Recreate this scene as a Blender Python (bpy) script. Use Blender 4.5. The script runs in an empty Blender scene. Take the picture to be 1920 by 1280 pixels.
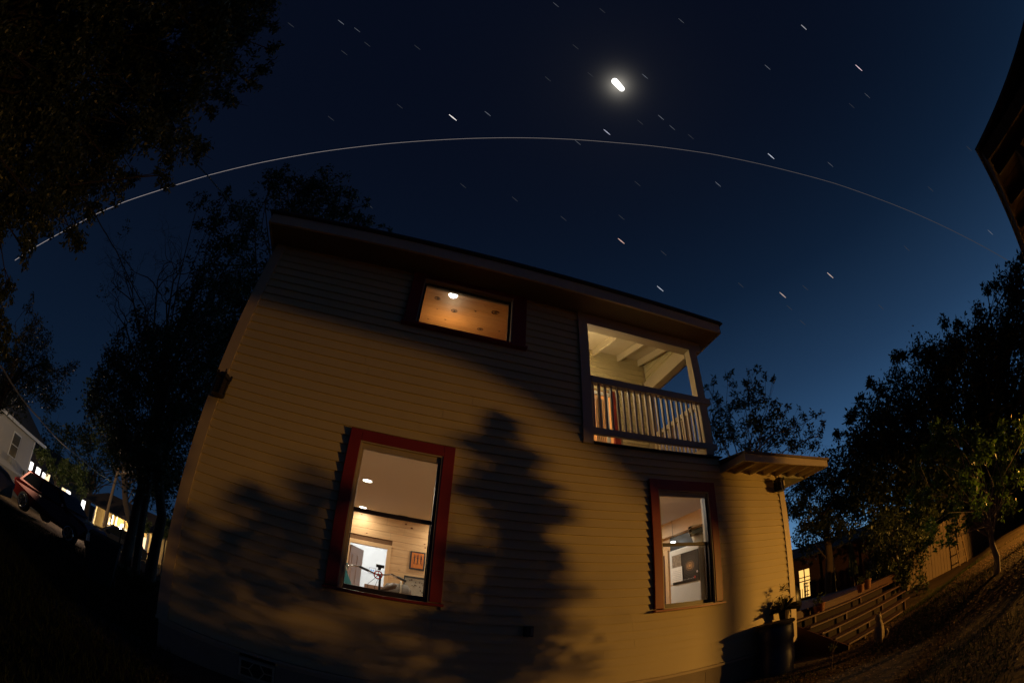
import bpy, math, random
import numpy as np
from mathutils import Vector, Matrix
random.seed(7); rng = np.random.default_rng(7)
sc = bpy.context.scene
PI = math.pi
R = math.radians

# ------------------------------------------------------------ camera
F_PX = 839.5                      # focal length of the 15 mm fisheye, in pixels of a 1920 px wide picture
_f = Vector((0.21870422, 0.779259, 0.5873022)); _r = Vector((0.95270205, -0.30067774, 0.04417807)); _u = Vector((-0.21101486, -0.54986208, 0.80816114))
cd = bpy.data.cameras.new('camera'); cam = bpy.data.objects.new('camera', cd); sc.collection.objects.link(cam)
cam.matrix_world = Matrix(((_r.x, _u.x, -_f.x, 0), (_r.y, _u.y, -_f.y, 0), (_r.z, _u.z, -_f.z, 0), (0, 0, 0, 1)))
cd.type = 'PANO'; cd.sensor_width = 36; cd.sensor_height = 24; cd.sensor_fit = 'HORIZONTAL'
cd.clip_start = 0.05; cd.clip_end = 3000
def _pano(o):
    o.panorama_type = 'FISHEYE_EQUISOLID'; o.fisheye_lens = F_PX / 1920 * 36; o.fisheye_fov = R(200)
try: _pano(cd)
except Exception: pass
try: _pano(cd.cycles)
except Exception: pass
sc.camera = cam

def ray(px, py):
    x = px - 960; y = -(py - 640); r = math.hypot(x, y) + 1e-9
    th = 2 * math.asin(min(1, r / (2 * F_PX)))
    return _f * math.cos(th) + (_r * (x / r) + _u * (y / r)) * math.sin(th)
def at(px, py, d): return ray(px, py) * d                       # a point at distance d
def atY(px, py, Y): v = ray(px, py); return v * (Y / v.y)
def atH(px, py, h):                                            # a point at horizontal distance h
    v = ray(px, py); return v * (h / math.hypot(v.x, v.y))

# ------------------------------------------------------------ world, moon light, exposure
MOON = ray(1159, 160)
w = bpy.data.worlds.new('World'); sc.world = w; w.use_nodes = True
nt = w.node_tree; N = nt.nodes; L = nt.links
for n in list(N): N.remove(n)
out = N.new('ShaderNodeOutputWorld'); bg = N.new('ShaderNodeBackground'); L.new(bg.outputs[0], out.inputs[0])
sky = N.new('ShaderNodeTexSky'); sky.sky_type = 'NISHITA'; sky.sun_disc = False
SUN_AZ = 66.0
sky.sun_elevation = R(-4.0); sky.sun_rotation = R(SUN_AZ); sky.altitude = 100; sky.air_density = 1.0; sky.dust_density = 0.3; sky.ozone_density = 3.0
tc = N.new('ShaderNodeTexCoord')
def vm(op, a, b):
    n = N.new('ShaderNodeVectorMath'); n.operation = op
    for i, v in enumerate((a, b)):
        if isinstance(v, (tuple, list, Vector)): n.inputs[i].default_value = tuple(v)
        else: L.new(v, n.inputs[i])
    return n
def mm(op, a, b=None, clamp=False):
    n = N.new('ShaderNodeMath'); n.operation = op; n.use_clamp = clamp
    for i, v in enumerate((a, b)):
        if v is None: continue
        if isinstance(v, (int, float)): n.inputs[i].default_value = v
        else: L.new(v, n.inputs[i])
    return n.outputs[0]
# night airglow: a dark navy that lifts towards the horizon under which the sun has set
nrm = vm('NORMALIZE', tc.outputs['Generated'], (0, 0, 0)).outputs[0]
sep = N.new('ShaderNodeSeparateXYZ'); L.new(nrm, sep.inputs[0])
zc = mm('MAXIMUM', sep.outputs[2], 0.0)
low = mm('POWER', mm('SUBTRACT', 1.0, zc), 2.2)
sd = vm('DOT_PRODUCT', nrm, (math.sin(R(SUN_AZ)), math.cos(R(SUN_AZ)), 0)).outputs['Value']
side = mm('POWER', mm('MULTIPLY_ADD', sd, 0.5), 1.0)
side = mm('POWER', mm('ADD', mm('MULTIPLY', sd, 0.5), 0.5, clamp=True), 2.6)
amt = mm('MULTIPLY', low, mm('ADD', mm('MULTIPLY', side, 1.0), 0.09))
ramp = N.new('ShaderNodeValToRGB'); L.new(amt, ramp.inputs[0])
cr = ramp.color_ramp
for p, c in ((0.0, (.0018, .0034, .0098)), (.10, (.0040, .0125, .032)), (.28, (.013, .038, .088)), (.55, (.032, .092, .20)), (.85, (.10, .24, .43)), (1.0, (.16, .34, .55))):
    e = cr.elements.new(p) if p not in (0.0, 1.0) else cr.elements[0 if p == 0 else -1]
    e.color = (*c, 1)
md = vm('DOT_PRODUCT', nrm, MOON).outputs['Value']
ang = mm('ARCCOSINE', mm('MINIMUM', md, 1.0))
g1 = mm('MULTIPLY', mm('EXPONENT', mm('MULTIPLY', ang, -75.0)), 0.55)
g2 = mm('MULTIPLY', mm('EXPONENT', mm('MULTIPLY', ang, -9.0)), 0.006)
gl = mm('ADD', g1, g2)
mc = N.new('ShaderNodeMixRGB'); mc.blend_type = 'MULTIPLY'; mc.inputs[0].default_value = 1; mc.inputs[1].default_value = (1, .93, .78, 1)
cmb = N.new('ShaderNodeCombineXYZ')
for i in range(3): L.new(gl, cmb.inputs[i])
L.new(cmb.outputs[0], mc.inputs[2])
ns = vm('SCALE', sky.outputs[0], (0, 0, 0)); ns.inputs[3].default_value = 0.05; 
tot = vm('ADD', ramp.outputs[0], mc.outputs[0]); tot = vm('ADD', tot.outputs[0], ns.outputs[0])
L.new(tot.outputs[0], bg.inputs[0]); bg.inputs[1].default_value = 1.0

sl = bpy.data.lights.new('moonlight', 'SUN'); sl.energy = 0.012; sl.angle = R(0.5); sl.color = (.85, .92, 1)
so = bpy.data.objects.new('moonlight', sl); sc.collection.objects.link(so)
so.rotation_euler = (-MOON).to_track_quat('-Z', 'Y').to_euler()
sc.view_settings.view_transform = 'Standard'; sc.view_settings.look = 'None'
sc.view_settings.exposure = 0; sc.view_settings.gamma = 1; sc.view_settings.use_curve_mapping = False
sc.cycles.use_denoising = True
sc.cycles.max_bounces = 6; sc.cycles.transparent_max_bounces = 12; sc.cycles.caustics_reflective = False; sc.cycles.caustics_refractive = False
sc.cycles.sample_clamp_indirect = 4

# ------------------------------------------------------------ materials
MATS = {}
def mat(name, col, rough=.7, metal=0, var=.12, scale=8, bump=.0, bscale=40, emis=None, estr=0, stretch=None, coat=0, col2=None, spec=.5):
    if name in MATS: return MATS[name]
    m = bpy.data.materials.new(name); m.use_nodes = True; MATS[name] = m
    t = m.node_tree; n = t.nodes; b = n['Principled BSDF']
    b.inputs['Roughness'].default_value = rough; b.inputs['Metallic'].default_value = metal
    b.inputs['Specular IOR Level'].default_value = spec
    if coat: b.inputs['Coat Weight'].default_value = coat
    co = n.new('ShaderNodeTexCoord'); mp = n.new('ShaderNodeMapping'); t.links.new(co.outputs['Object'], mp.inputs[0])
    if stretch: mp.inputs['Scale'].default_value = stretch
    no = n.new('ShaderNodeTexNoise'); no.inputs['Scale'].default_value = scale; no.inputs['Detail'].default_value = 5
    t.links.new(mp.outputs[0], no.inputs[0])
    mx = n.new('ShaderNodeMixRGB'); t.links.new(no.outputs[0], mx.inputs[0])
    a = tuple(max(0, c * (1 - var)) for c in col); c2 = col2 if col2 else tuple(min(1, c * (1 + var)) for c in col)
    mx.inputs[1].default_value = (*a, 1); mx.inputs[2].default_value = (*c2, 1)
    t.links.new(mx.outputs[0], b.inputs['Base Color'])
    if bump:
        n2 = n.new('ShaderNodeTexNoise'); n2.inputs['Scale'].default_value = bscale; t.links.new(mp.outputs[0], n2.inputs[0])
        bp = n.new('ShaderNodeBump'); bp.inputs['Strength'].default_value = bump; bp.inputs['Distance'].default_value = .01
        t.links.new(n2.outputs[0], bp.inputs['Height']); t.links.new(bp.outputs[0], b.inputs['Normal'])
    if emis:
        b.inputs['Emission Color'].default_value = (*emis, 1); b.inputs['Emission Strength'].default_value = estr
    return m
def emit(name, col, s, sample=True):
    if name in MATS: return MATS[name]
    m = bpy.data.materials.new(name); m.use_nodes = True; MATS[name] = m
    t = m.node_tree; t.nodes.remove(t.nodes['Principled BSDF'])
    e = t.nodes.new('ShaderNodeEmission'); e.inputs[0].default_value = (*col, 1); e.inputs[1].default_value = s
    t.links.new(e.outputs[0], t.nodes['Material Output'].inputs[0])
    if not sample: m.cycles.emission_sampling = 'NONE'
    return m
def glassmat(name='window_glass', tint=(.95, .97, .97), refl=.07):
    if name in MATS: return MATS[name]
    m = bpy.data.materials.new(name); m.use_nodes = True; MATS[name] = m
    t = m.node_tree; t.nodes.remove(t.nodes['Principled BSDF'])
    a = t.nodes.new('ShaderNodeBsdfTransparent'); a.inputs[0].default_value = (*tint, 1)
    g = t.nodes.new('ShaderNodeBsdfGlossy'); g.inputs['Roughness'].default_value = .02
    fr = t.nodes.new('ShaderNodeFresnel'); fr.inputs[0].default_value = 1.35
    mx = t.nodes.new('ShaderNodeMixShader'); t.links.new(fr.outputs[0], mx.inputs[0]); t.links.new(a.outputs[0], mx.inputs[1]); t.links.new(g.outputs[0], mx.inputs[2])
    t.links.new(mx.outputs[0], t.nodes['Material Output'].inputs[0]); return m
def leafmat(name, col, col2, scale=1.2):
    if name in MATS: return MATS[name]
    m = mat(name, col, rough=.45, var=.35, scale=scale, col2=col2)
    t = m.node_tree; b = t.nodes['Principled BSDF']; tr = t.nodes.new('ShaderNodeBsdfTranslucent')
    src = b.inputs['Base Color'].links[0].from_socket; t.links.new(src, tr.inputs[0])
    mx = t.nodes.new('ShaderNodeMixShader'); mx.inputs[0].default_value = .3
    t.links.new(b.outputs[0], mx.inputs[1]); t.links.new(tr.outputs[0], mx.inputs[2]); t.links.new(mx.outputs[0], t.nodes['Material Output'].inputs[0])
    return m
def pine(name, c1, c2, along='X'):
    if name in MATS: return MATS[name]
    m = mat(name, c1, rough=.5, var=.0, col2=c2, scale=1.0, stretch={'X': (.8, 9, 9), 'Y': (9, .8, 9), 'Z': (9, 9, .8)}[along])
    t = m.node_tree; n = t.nodes
    no = [x for x in n if x.type == 'TEX_NOISE'][0]; no.inputs['Scale'].default_value = 1.3; no.inputs['Distortion'].default_value = 1.6; no.inputs['Detail'].default_value = 8
    return m

CREAM = mat('cream_siding_paint', (.60, .515, .30), .55, var=.06, scale=3, bump=.15, bscale=60)
CREAM2 = mat('cream_trim_paint', (.56, .47, .33), .5, var=.05, scale=4)
TAUPE = mat('taupe_rail_paint', (.48, .41, .35), .5, var=.06, scale=6)
RED = mat('dark_red_trim_paint', (.24, .024, .014), .42, var=.15, scale=6)
SASH = mat('brown_black_sash', (.035, .032, .036), .4, var=.1)
SASHL = mat('pale_jamb', (.45, .38, .27), .5)
PINE = pine('knotty_pine_wall', (.46, .25, .10), (.80, .55, .29), 'X')
PINEY = pine('pine_casing', (.66, .42, .20), (.76, .52, .28), 'Z')
PINEC = pine('varnished_ceiling_pine', (.46, .20, .055), (.62, .30, .09), 'X')
WHITE = mat('white_plaster', (.72, .70, .66), .8, var=.03)
CEIL = mat('ceiling_plaster', (.62, .57, .52), .85, var=.03)
DARK = mat('black_iron', (.02, .02, .02), .5, var=.2)
SHING = mat('dark_shingle', (.05, .05, .052), .9, var=.3, scale=30, bump=.5)
GLASS = glassmat()
BARK = mat('bark', (.10, .07, .05), .9, var=.4, scale=12, bump=.8, bscale=30, stretch=(1, 1, .25))
CONC = mat('foundation_board', (.34, .29, .22), .8, var=.18, scale=4, bump=.3)

# ------------------------------------------------------------ mesh helpers
class MB:
    def __init__(s): s.v = []; s.f = []
    def box(s, x0, x1, y0, y1, z0, z1, M=None):
        i = len(s.v); P = [(x0, y0, z0), (x1, y0, z0), (x1, y1, z0), (x0, y1, z0), (x0, y0, z1), (x1, y0, z1), (x1, y1, z1), (x0, y1, z1)]
        if M is not None: P = [tuple(M @ Vector(p)) for p in P]
        s.v += P; s.f += [(i, i+3, i+2, i+1), (i+4, i+5, i+6, i+7), (i, i+1, i+5, i+4), (i+1, i+2, i+6, i+5), (i+2, i+3, i+7, i+6), (i+3, i, i+4, i+7)]
        return s
    def beam(s, a, b, w, h, up=(0, 0, 1)):
        a = Vector(a); b = Vector(b); d = (b - a); l = d.length; d.normalize()
        sd_ = d.cross(Vector(up)); 
        if sd_.length < 1e-4: sd_ = d.cross(Vector((1, 0, 0)))
        sd_.normalize(); u = sd_.cross(d)
        M = Matrix(((d.x, sd_.x, u.x, a.x), (d.y, sd_.y, u.y, a.y), (d.z, sd_.z, u.z, a.z), (0, 0, 0, 1)))
        return s.box(0, l, -w/2, w/2, -h/2, h/2, M)
    def prism(s, prof, x0, x1, axis='X'):          # prof in the other two axes, counter-clockwise
        i = len(s.v); n = len(prof)
        for x in (x0, x1):
            for p in prof:
                s.v.append({'X': (x, p[0], p[1]), 'Y': (p[0], x, p[1]), 'Z': (p[0], p[1], x)}[axis])
        s.f.append(tuple(range(i, i+n))); s.f.append(tuple(range(i+2*n-1, i+n-1, -1)))
        for k in range(n): s.f.append((i+k, i+n+k, i+n+(k+1) % n, i+(k+1) % n))
        return s
    def tube(s, pts, r, n=6, cap=True):
        pts = [Vector(p) for p in pts]; rs = r if isinstance(r, (list, tuple)) else [r]*len(pts); i0 = len(s.v); ref = None
        for k, p in enumerate(pts):
            d = (pts[min(k+1, len(pts)-1)] - pts[max(k-1, 0)])
            if d.length < 1e-9: d = Vector((0, 0, 1))
            d.normalize()
            if ref is None: ref = Vector((0, 0, 1)) if abs(d.z) < .9 else Vector((1, 0, 0))
            a = d.cross(ref)
            if a.length < 1e-4: a = d.cross(Vector((.3, 1, .2)))
            a.normalize(); b = d.cross(a); ref = a.cross(d) * 1.0 if False else ref
            for j in range(n):
                t = 2*PI*j/n; s.v.append(tuple(p + (a*math.cos(t) + b*math.sin(t))*rs[k]))
        for k in range(len(pts)-1):
            for j in range(n):
                A = i0+k*n; s.f.append((A+j, A+(j+1) % n, A+n+(j+1) % n, A+n+j))
        if cap:
            s.f.append(tuple(i0+j for j in range(n-1, -1, -1))); e = i0+(len(pts)-1)*n; s.f.append(tuple(e+j for j in range(n)))
        return s
    def lathe(s, prof, c=(0, 0, 0), n=16, M=None, cap=True):
        i0 = len(s.v)
        for r, z in prof:
            for j in range(n):
                t = 2*PI*j/n; p = Vector((c[0]+r*math.cos(t), c[1]+r*math.sin(t), c[2]+z))
                s.v.append(tuple(M @ p) if M is not None else tuple(p))
        for k in range(len(prof)-1):
            for j in range(n):
                A = i0+k*n; s.f.append((A+j, A+(j+1) % n, A+n+(j+1) % n, A+n+j))
        if cap:
            s.f.append(tuple(i0+j for j in range(n-1, -1, -1))); e = i0+(len(prof)-1)*n; s.f.append(tuple(e+j for j in range(n)))
        return s
    def torus(s, c, R_, r, M, n=24, m=8):
        i0 = len(s.v)
        for a in range(n):
            for b in range(m):
                t = 2*PI*a/n; u = 2*PI*b/m
                p = Vector(((R_+r*math.cos(u))*math.cos(t), (R_+r*math.cos(u))*math.sin(t), r*math.sin(u))); p = (M @ p) + Vector(c); s.v.append(tuple(p))
        for a in range(n):
            for b in range(m):
                s.f.append((i0+a*m+b, i0+((a+1) % n)*m+b, i0+((a+1) % n)*m+(b+1) % m, i0+a*m+(b+1) % m))
        return s
    def poly(s, pts): i = len(s.v); s.v += [tuple(p) for p in pts]; s.f.append(tuple(range(i, i+len(pts)))); return s
    def build(s, name, m, parent=None, bevel=0, smooth=False):
        me = bpy.data.meshes.new(name); me.from_pydata(s.v, [], s.f); me.update()
        ms = m if isinstance(m, (list, tuple)) else [m]
        for x in ms: me.materials.append(x)
        if smooth: me.polygons.foreach_set('use_smooth', [True]*len(me.polygons))
        o = bpy.data.objects.new(name, me); sc.collection.objects.link(o)
        if parent is not None: o.parent = parent
        if bevel:
            b = o.modifiers.new('bevel', 'BEVEL'); b.width = bevel; b.segments = 2; b.limit_method = 'ANGLE'
        return o
def tag(o, label=None, cat=None, group=None, kind=None):
    if label: o['label'] = label
    if cat: o['category'] = cat
    if group: o['group'] = group
    if kind: o['kind'] = kind
    return o
def empty(name, loc=(0, 0, 0), label=None, cat=None, group=None):
    o = bpy.data.objects.new(name, None); sc.collection.objects.link(o); o.location = loc; o.empty_display_size = .1
    return tag(o, label, cat, group)
def B(name, m, parent, x0, x1, y0, y1, z0, z1, bevel=0):
    return MB().box(x0, x1, y0, y1, z0, z1).build(name, m, parent, bevel)
def npmesh(name, V, F, m, parent=None):
    me = bpy.data.meshes.new(name); V = np.asarray(V, np.float32); F = np.asarray(F, np.int32); k = F.shape[1]
    me.vertices.add(len(V)); me.vertices.foreach_set('co', V.ravel()); me.loops.add(F.size); me.loops.foreach_set('vertex_index', F.ravel())
    me.polygons.add(len(F)); me.polygons.foreach_set('loop_start', np.arange(0, F.size, k, dtype=np.int32)); me.polygons.foreach_set('loop_total', np.full(len(F), k, np.int32))
    me.update(calc_edges=True); me.materials.append(m)
    o = bpy.data.objects.new(name, me); sc.collection.objects.link(o)
    if parent is not None: o.parent = parent
    return o
def light(name, loc, power, col, radius=.05, parent=None, kind='POINT', rot=None, size=None, spot=None):
    l = bpy.data.lights.new(name, kind); l.energy = power; l.color = col
    if kind in ('POINT', 'SPOT'): l.shadow_soft_size = radius
    if kind == 'AREA': l.shape = 'DISK'; l.size = size or .1
    if kind == 'SPOT' and spot: l.spot_size = spot; l.spot_blend = .5
    o = bpy.data.objects.new(name, l); sc.collection.objects.link(o); o.location = loc
    if rot is not None: o.rotation_euler = rot
    if parent is not None: o.parent = parent; 
    return o

# ------------------------------------------------------------ terrain
def sstep(a, b, x):
    t = np.clip((np.asarray(x, float)-a)/(b-a), 0, 1); return t*t*(3-2*t)
def gz(x, y):
    x = np.asarray(x, float); y = np.asarray(y, float)
    z = -1.32 + .32*sstep(5.6, 7.6, x)*(1-sstep(2.4, 4.2, y)) - .62*sstep(5, 17, -x*.75+y*.25)*sstep(3, 9, -x+2)
    far = np.hypot(x, y); z = z - .25*sstep(18, 32, far)*(x < 0) + .02*np.sin(x*1.7+.4)*np.cos(y*1.3)*(1-sstep(15, 30, far))*sstep(.3, 1.0, np.abs(y-5))
    return z
def gzf(x, y): return float(gz(x, y))
gx = np.concatenate([np.linspace(-1200, -60, 14), np.linspace(-55, -14, 30), np.linspace(-13, 20, 134), np.linspace(21, 60, 24), np.linspace(70, 1200, 12)])
gy = np.concatenate([np.linspace(-1200, -60, 12), np.linspace(-50, -9, 20), np.linspace(-8, 16, 98), np.linspace(17, 60, 36), np.linspace(70, 1200, 12)])
GX, GY = np.meshgrid(gx, gy); V = np.stack([GX.ravel(), GY.ravel(), gz(GX, GY).ravel()], 1)
nx, ny = len(gx), len(gy); ii = (np.arange(ny-1)[:, None]*nx+np.arange(nx-1)[None]).ravel()
GROUND = mat('dirt_and_grass', (.045, .032, .018), .95, var=.5, scale=1.6, bump=1.0, bscale=18, col2=(.13, .085, .045), spec=.1)
_t = GROUND.node_tree
tag(npmesh('ground', V, np.stack([ii, ii+1, ii+nx+1, ii+nx], 1), GROUND), kind='structure')
# street at the lower left, running past the far houses
ASPH = mat('asphalt', (.05, .05, .052), .9, var=.2, scale=20, bump=.3)
s0 = atH(60, 930, 30); s1 = atH(300, 1052, 30)
d_ = Vector((s1.x-s0.x, s1.y-s0.y, 0)).normalized(); nrm_ = Vector((-d_.y, d_.x, 0))
pts = []
for k in range(-30, 31):
    c = Vector((s0.x+s1.x, s0.y+s1.y, 0))/2 + d_*k*4
    for sgn in (-1, 1):
        p = c + nrm_*3.4*sgn; pts.append((p.x, p.y, gzf(p.x, p.y)+.03))
F_ = [(2*k, 2*k+1, 2*k+3, 2*k+2) for k in range(60)]
m_ = MB(); m_.v = pts; m_.f = F_; tag(m_.build('road', ASPH), kind='structure')
# gravel apron along the foundation
def scatter(n, fx, size, name, m, kind='stuff', label=None, cat=None, up=.3, blade=False):
    P = fx(n); Vv = []; 
    c = P; k = len(P); a = rng.uniform(0, 2*PI, k); s = rng.uniform(.6, 1.4, k)*size
    if blade:
        lean = rng.normal(0, .35, (k, 2))*s[:, None]
        ca, sa = np.cos(a)*s*.07, np.sin(a)*s*.07
        v0 = c+np.stack([ca, sa, 0*s], 1); v1 = c-np.stack([ca, sa, 0*s], 1); v2 = c+np.stack([lean[:, 0], lean[:, 1], s], 1)
        V = np.stack([v0, v1, v2], 1).reshape(-1, 3); F = np.arange(3*k).reshape(-1, 3)
    else:
        base = np.array([[1, 0, 0], [-.5, .87, 0], [-.5, -.87, 0], [0, 0, .8]])
        ca, sa = np.cos(a), np.sin(a); V = np.zeros((k, 4, 3))
        for j in range(4):
            b = base[j]; V[:, j, 0] = c[:, 0]+s*(b[0]*ca-b[1]*sa)*rng.uniform(.7, 1.2, k); V[:, j, 1] = c[:, 1]+s*(b[0]*sa+b[1]*ca); V[:, j, 2] = c[:, 2]+s*b[2]*.8-s*.1
        V = V.reshape(-1, 3); i = np.arange(k)[:, None]*4
        F = np.concatenate([i+np.array([[0, 1, 3]]), i+np.array([[1, 2, 3]]), i+np.array([[2, 0, 3]])])
    o = npmesh(name, V, F, m); return tag(o, label, cat, kind=kind)
def strip(n):
    x = rng.uniform(-3.6, 6.4, n); y = 4.95-np.abs(rng.normal(0, .45, n)); return np.stack([x, y, gz(x, y)], 1)
GRAV = mat('grey_gravel', (.13, .10, .08), .9, var=.4, scale=25)
scatter(26000, strip, .022, 'gravel', GRAV, label='loose gravel lying along the foundation of the yellow house', cat='gravel')
def gr(n):
    x = rng.uniform(3, 12, n); y = rng.uniform(-1.5, 4.6, n)
    keep = (np.sin(x*1.3+y*2.1)+np.sin(x*.7-y*1.9+1)+rng.normal(0, .5, n)) > .3
    x, y = x[keep], y[keep]; return np.stack([x, y, gz(x, y)], 1)
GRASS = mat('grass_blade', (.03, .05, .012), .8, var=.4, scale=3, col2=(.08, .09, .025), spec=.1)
scatter(60000, gr, .055, 'grass', GRASS, label='short patchy grass growing on the sloping back yard', cat='grass', blade=True)
def gr2(n):
    r = rng.uniform(2.5, 16, n); a = rng.uniform(R(-60), R(-24), n); x = r*np.sin(a); y = r*np.cos(a); return np.stack([x, y, gz(x, y)], 1)
scatter(30000, gr2, .075, 'grass', mat('shaded_grass_blade', (.012, .022, .006), .9, var=.4, scale=3, col2=(.03, .04, .012), spec=.05), label='uncut grass coloured dark for shade in the side yard below the parked cars', cat='grass', blade=True)  # shade put into the blade colour, darker than the back yard grass
def lit(n):
    x = rng.uniform(3.5, 10.5, n); y = rng.uniform(-.6, 4.4, n); return np.stack([x, y, gz(x, y)+.004], 1)
scatter(6000, lit, .022, 'litter', mat('dry_leaf', (.16, .09, .04), .8, var=.5, scale=20), label='dry leaves and wood chips lying on the back yard dirt', cat='leaf litter')

# ------------------------------------------------------------ the yellow house
XL, XR, XU = -2.44, 6.49, 4.91; YB0 = 6.55
house = empty('house', (0, 0, 0), 'two storey yellow clapboard house with dark red window trim and corner balcony', 'house')
OP = [(-.36, .63, .10, 1.86), (3.60, 4.55, .06, 1.78), (0.0, 1.38, 3.71, 4.53), (2.605, 4.93, 2.42, 4.62)]   # clear openings x0,x1,z0,z1
TR = [(-.50, .764, .07, 2.0), (3.462, 4.688, .02, 1.935), (-.175, 1.59, 3.64, 4.64), (2.453, 4.93, 2.40, 4.64)]  # what the trim covers
# wall sheathing built from rectangles round the openings
wall = empty('wall'); wall.parent = house
def wallrects(X0, X1, Z0, Z1, ops):
    xs = sorted({X0, X1, *[a for o in ops for a in o[:2] if X0 < a < X1]}); zs = sorted({Z0, Z1, *[a for o in ops for a in o[2:] if Z0 < a < Z1]})
    for i in range(len(xs)-1):
        for j in range(len(zs)-1):
            cx = (xs[i]+xs[i+1])/2; cz = (zs[j]+zs[j+1])/2
            if any(o[0] < cx < o[1] and o[2] < cz < o[3] for o in ops): continue
            yield xs[i], xs[i+1], zs[j], zs[j+1]
mb = MB()
for r_ in wallrects(XL+.02, XU, -1.0, 4.64, OP): mb.box(r_[0], r_[1], 5.0, 5.13, r_[2], r_[3])
mb.box(XU, XR-.02, 5.0, 5.13, -1.0, 2.3)
mb.build('sheathing', CREAM2, wall)
# lap boards, one object each
def laps():
    z = -.895; out_ = []
    while z < 2.33: out_.append((z, .1167)); z += .1167
    while z < 4.62: out_.append((z, .1295)); z += .1295
    return out_
k = 0
for z, e in laps():
    segs = [(XL+.165, (XR-.155) if z < 2.20 else XU-.01)]
    if z >= 2.2: segs = [(XL+.165, XU-.004)]
    if 2.13 < z < 2.34: segs = [(XL+.165, XU-.004)]
    if z < 2.13: segs = [(XL+.165, XR-.155)]
    for t in TR:
        if t[2]-.012 < z+e*.5 < t[3]:
            ns_ = []
            for a, b in segs:
                if t[1] <= a or t[0] >= b: ns_.append((a, b))
                else:
                    if t[0] > a: ns_.append((a, t[0]-.002))
                    if t[1] < b: ns_.append((t[1]+.002, b))
            segs = ns_
    for a, b in segs:
        cuts = [a]
        while b-cuts[-1] > 3.8: cuts.append(cuts[-1]+random.uniform(1.6, 3.6))
        cuts.append(b)
        for c0, c1 in zip(cuts[:-1], cuts[1:]):
            dy = random.uniform(-.0012, .0012)
            pr_ = [(5.0, z-.006), (5.0, z+e+.004), (4.996+dy, z+e+.004), (4.970+dy, z-.006)]
            MB().prism(pr_, c0+.0012, c1-.0012).build('siding_board', CREAM, wall); k += 1
# corner boards, skirt, foundation
B('corner_board', CREAM2, house, XL, XL+.16, 4.965, 5.02, -.93, 4.62)
B('corner_board', CREAM2, house, XR-.15, XR, 4.965, 5.02, -.93, 2.19)
mb = MB(); mb.box(XL, XL+.14, 5.0, 14.0, -.93, 4.60); mb.prism([(5.0, 4.60), (14.0, 4.60), (14.0, 6.95), (5.0, 4.76)], XL, XL+.14); mb.build('side_wall', CREAM, house)
mb = MB().prism([(YB0, 2.42), (14.0, 2.42), (14.0, 6.95), (YB0, 5.12)], XU-.16, XU-.02); mb.build('side_wall', CREAM, house)
mb = MB(); mb.box(XR-.14, XR, 5.0, 14.0, -.93, 2.19); mb.build('side_wall', CREAM, house)
B('back_wall', CREAM, house, XL+.14, XR-.14, 13.9, 14.0, -.93, 2.3); B('back_wall', CREAM, house, XL+.14, XU-.02, 13.9, 14.0, 2.3, 6.9)
B('drip_board', CREAM2, house, XL-.01, XR+.01, 4.962, 5.0, -.955, -.915)
fx = [XL+.02, -1.36, -.95, 0.55, 2.45, 4.38, XR-.02]
for a, b in zip(fx[:-1], fx[1:]):
    if abs(a+1.36) < .01:
        B('skirt_board', CONC, house, a, b, 5.0, 5.04, -1.02, -.955); B('skirt_board', CONC, house, a, b, 5.0, 5.04, -1.6, -1.245)
    else: B('skirt_board', CONC, house, a+.004, b-.004, 4.995+random.uniform(0, .006), 5.04, -1.6, -.957)
vent = MB(); x0, x1, z0, z1 = -1.36, -.95, -1.245, -1.02
vent.box(x0, x1, 4.975, 5.0, z0, z0+.022); vent.box(x0, x1, 4.975, 5.0, z1-.022, z1); vent.box(x0, x0+.025, 4.975, 5.0, z0+.022, z1-.022); vent.box(x1-.025, x1, 4.975, 5.0, z0+.022, z1-.022)
cx = (x0+x1)/2; cz = (z0+z1)/2
for sx in (-1, 1):
    for sz in (-1, 1):
        vent.beam((cx+sx*.09, 4.99, cz), (cx+sx*.035, 4.99, cz+sz*.09), .012, .012); 
    vent.beam((cx+sx*.18, 4.99, cz), (cx+sx*.09, 4.99, cz), .012, .012)
v_ = vent.build('foundation_vent', CREAM2, house)
B('vent_back', DARK, v_, x0, x1, 5.06, 5.08, z0, z1)
# outlet box low on the wall
o_ = atY(990, 1183, 4.95)
mb = MB().box(o_.x-.05, o_.x+.05, 4.90, 4.975, o_.z-.065, o_.z+.065); ob = mb.build('outlet_box', DARK, house, bevel=.006)
B('outlet_cover', mat('grey_plastic', (.18, .18, .17), .4), ob, o_.x+.012, o_.x+.04, 4.893, 4.9, o_.z-.05, o_.z+.05)
# main eave: soffit, fascia, shingle edge, sloped roof
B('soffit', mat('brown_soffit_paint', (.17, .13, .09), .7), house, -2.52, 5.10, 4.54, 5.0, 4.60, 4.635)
B('fascia', mat('pale_fascia_paint', (.50, .44, .36), .6), house, -2.52, 5.10, 4.505, 4.54, 4.585, 4.77)
B('fascia', TAUPE, house, -2.552, -2.52, 4.505, 5.4, 4.585, 4.77)
B('fascia', TAUPE, house, 5.10, 5.13, 4.505, 7.2, 4.585, 4.77)
B('frieze_board', TAUPE, house, 2.453, 4.93, 4.955, 5.0, 4.405, 4.60)
mb = MB(); mb.prism([(4.47, 4.77), (14.5, 7.21), (14.5, 7.28), (4.47, 4.83)], -2.6, 5.17); roof = mb.build('roof', SHING, house)
for i in range(38):
    x = -2.6+i*.205; mb = MB().box(x+.003, x+.2, 4.455, 4.62, 4.775+random.uniform(-.003, .003), 4.80); mb.build('shingle', SHING, roof)
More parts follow.
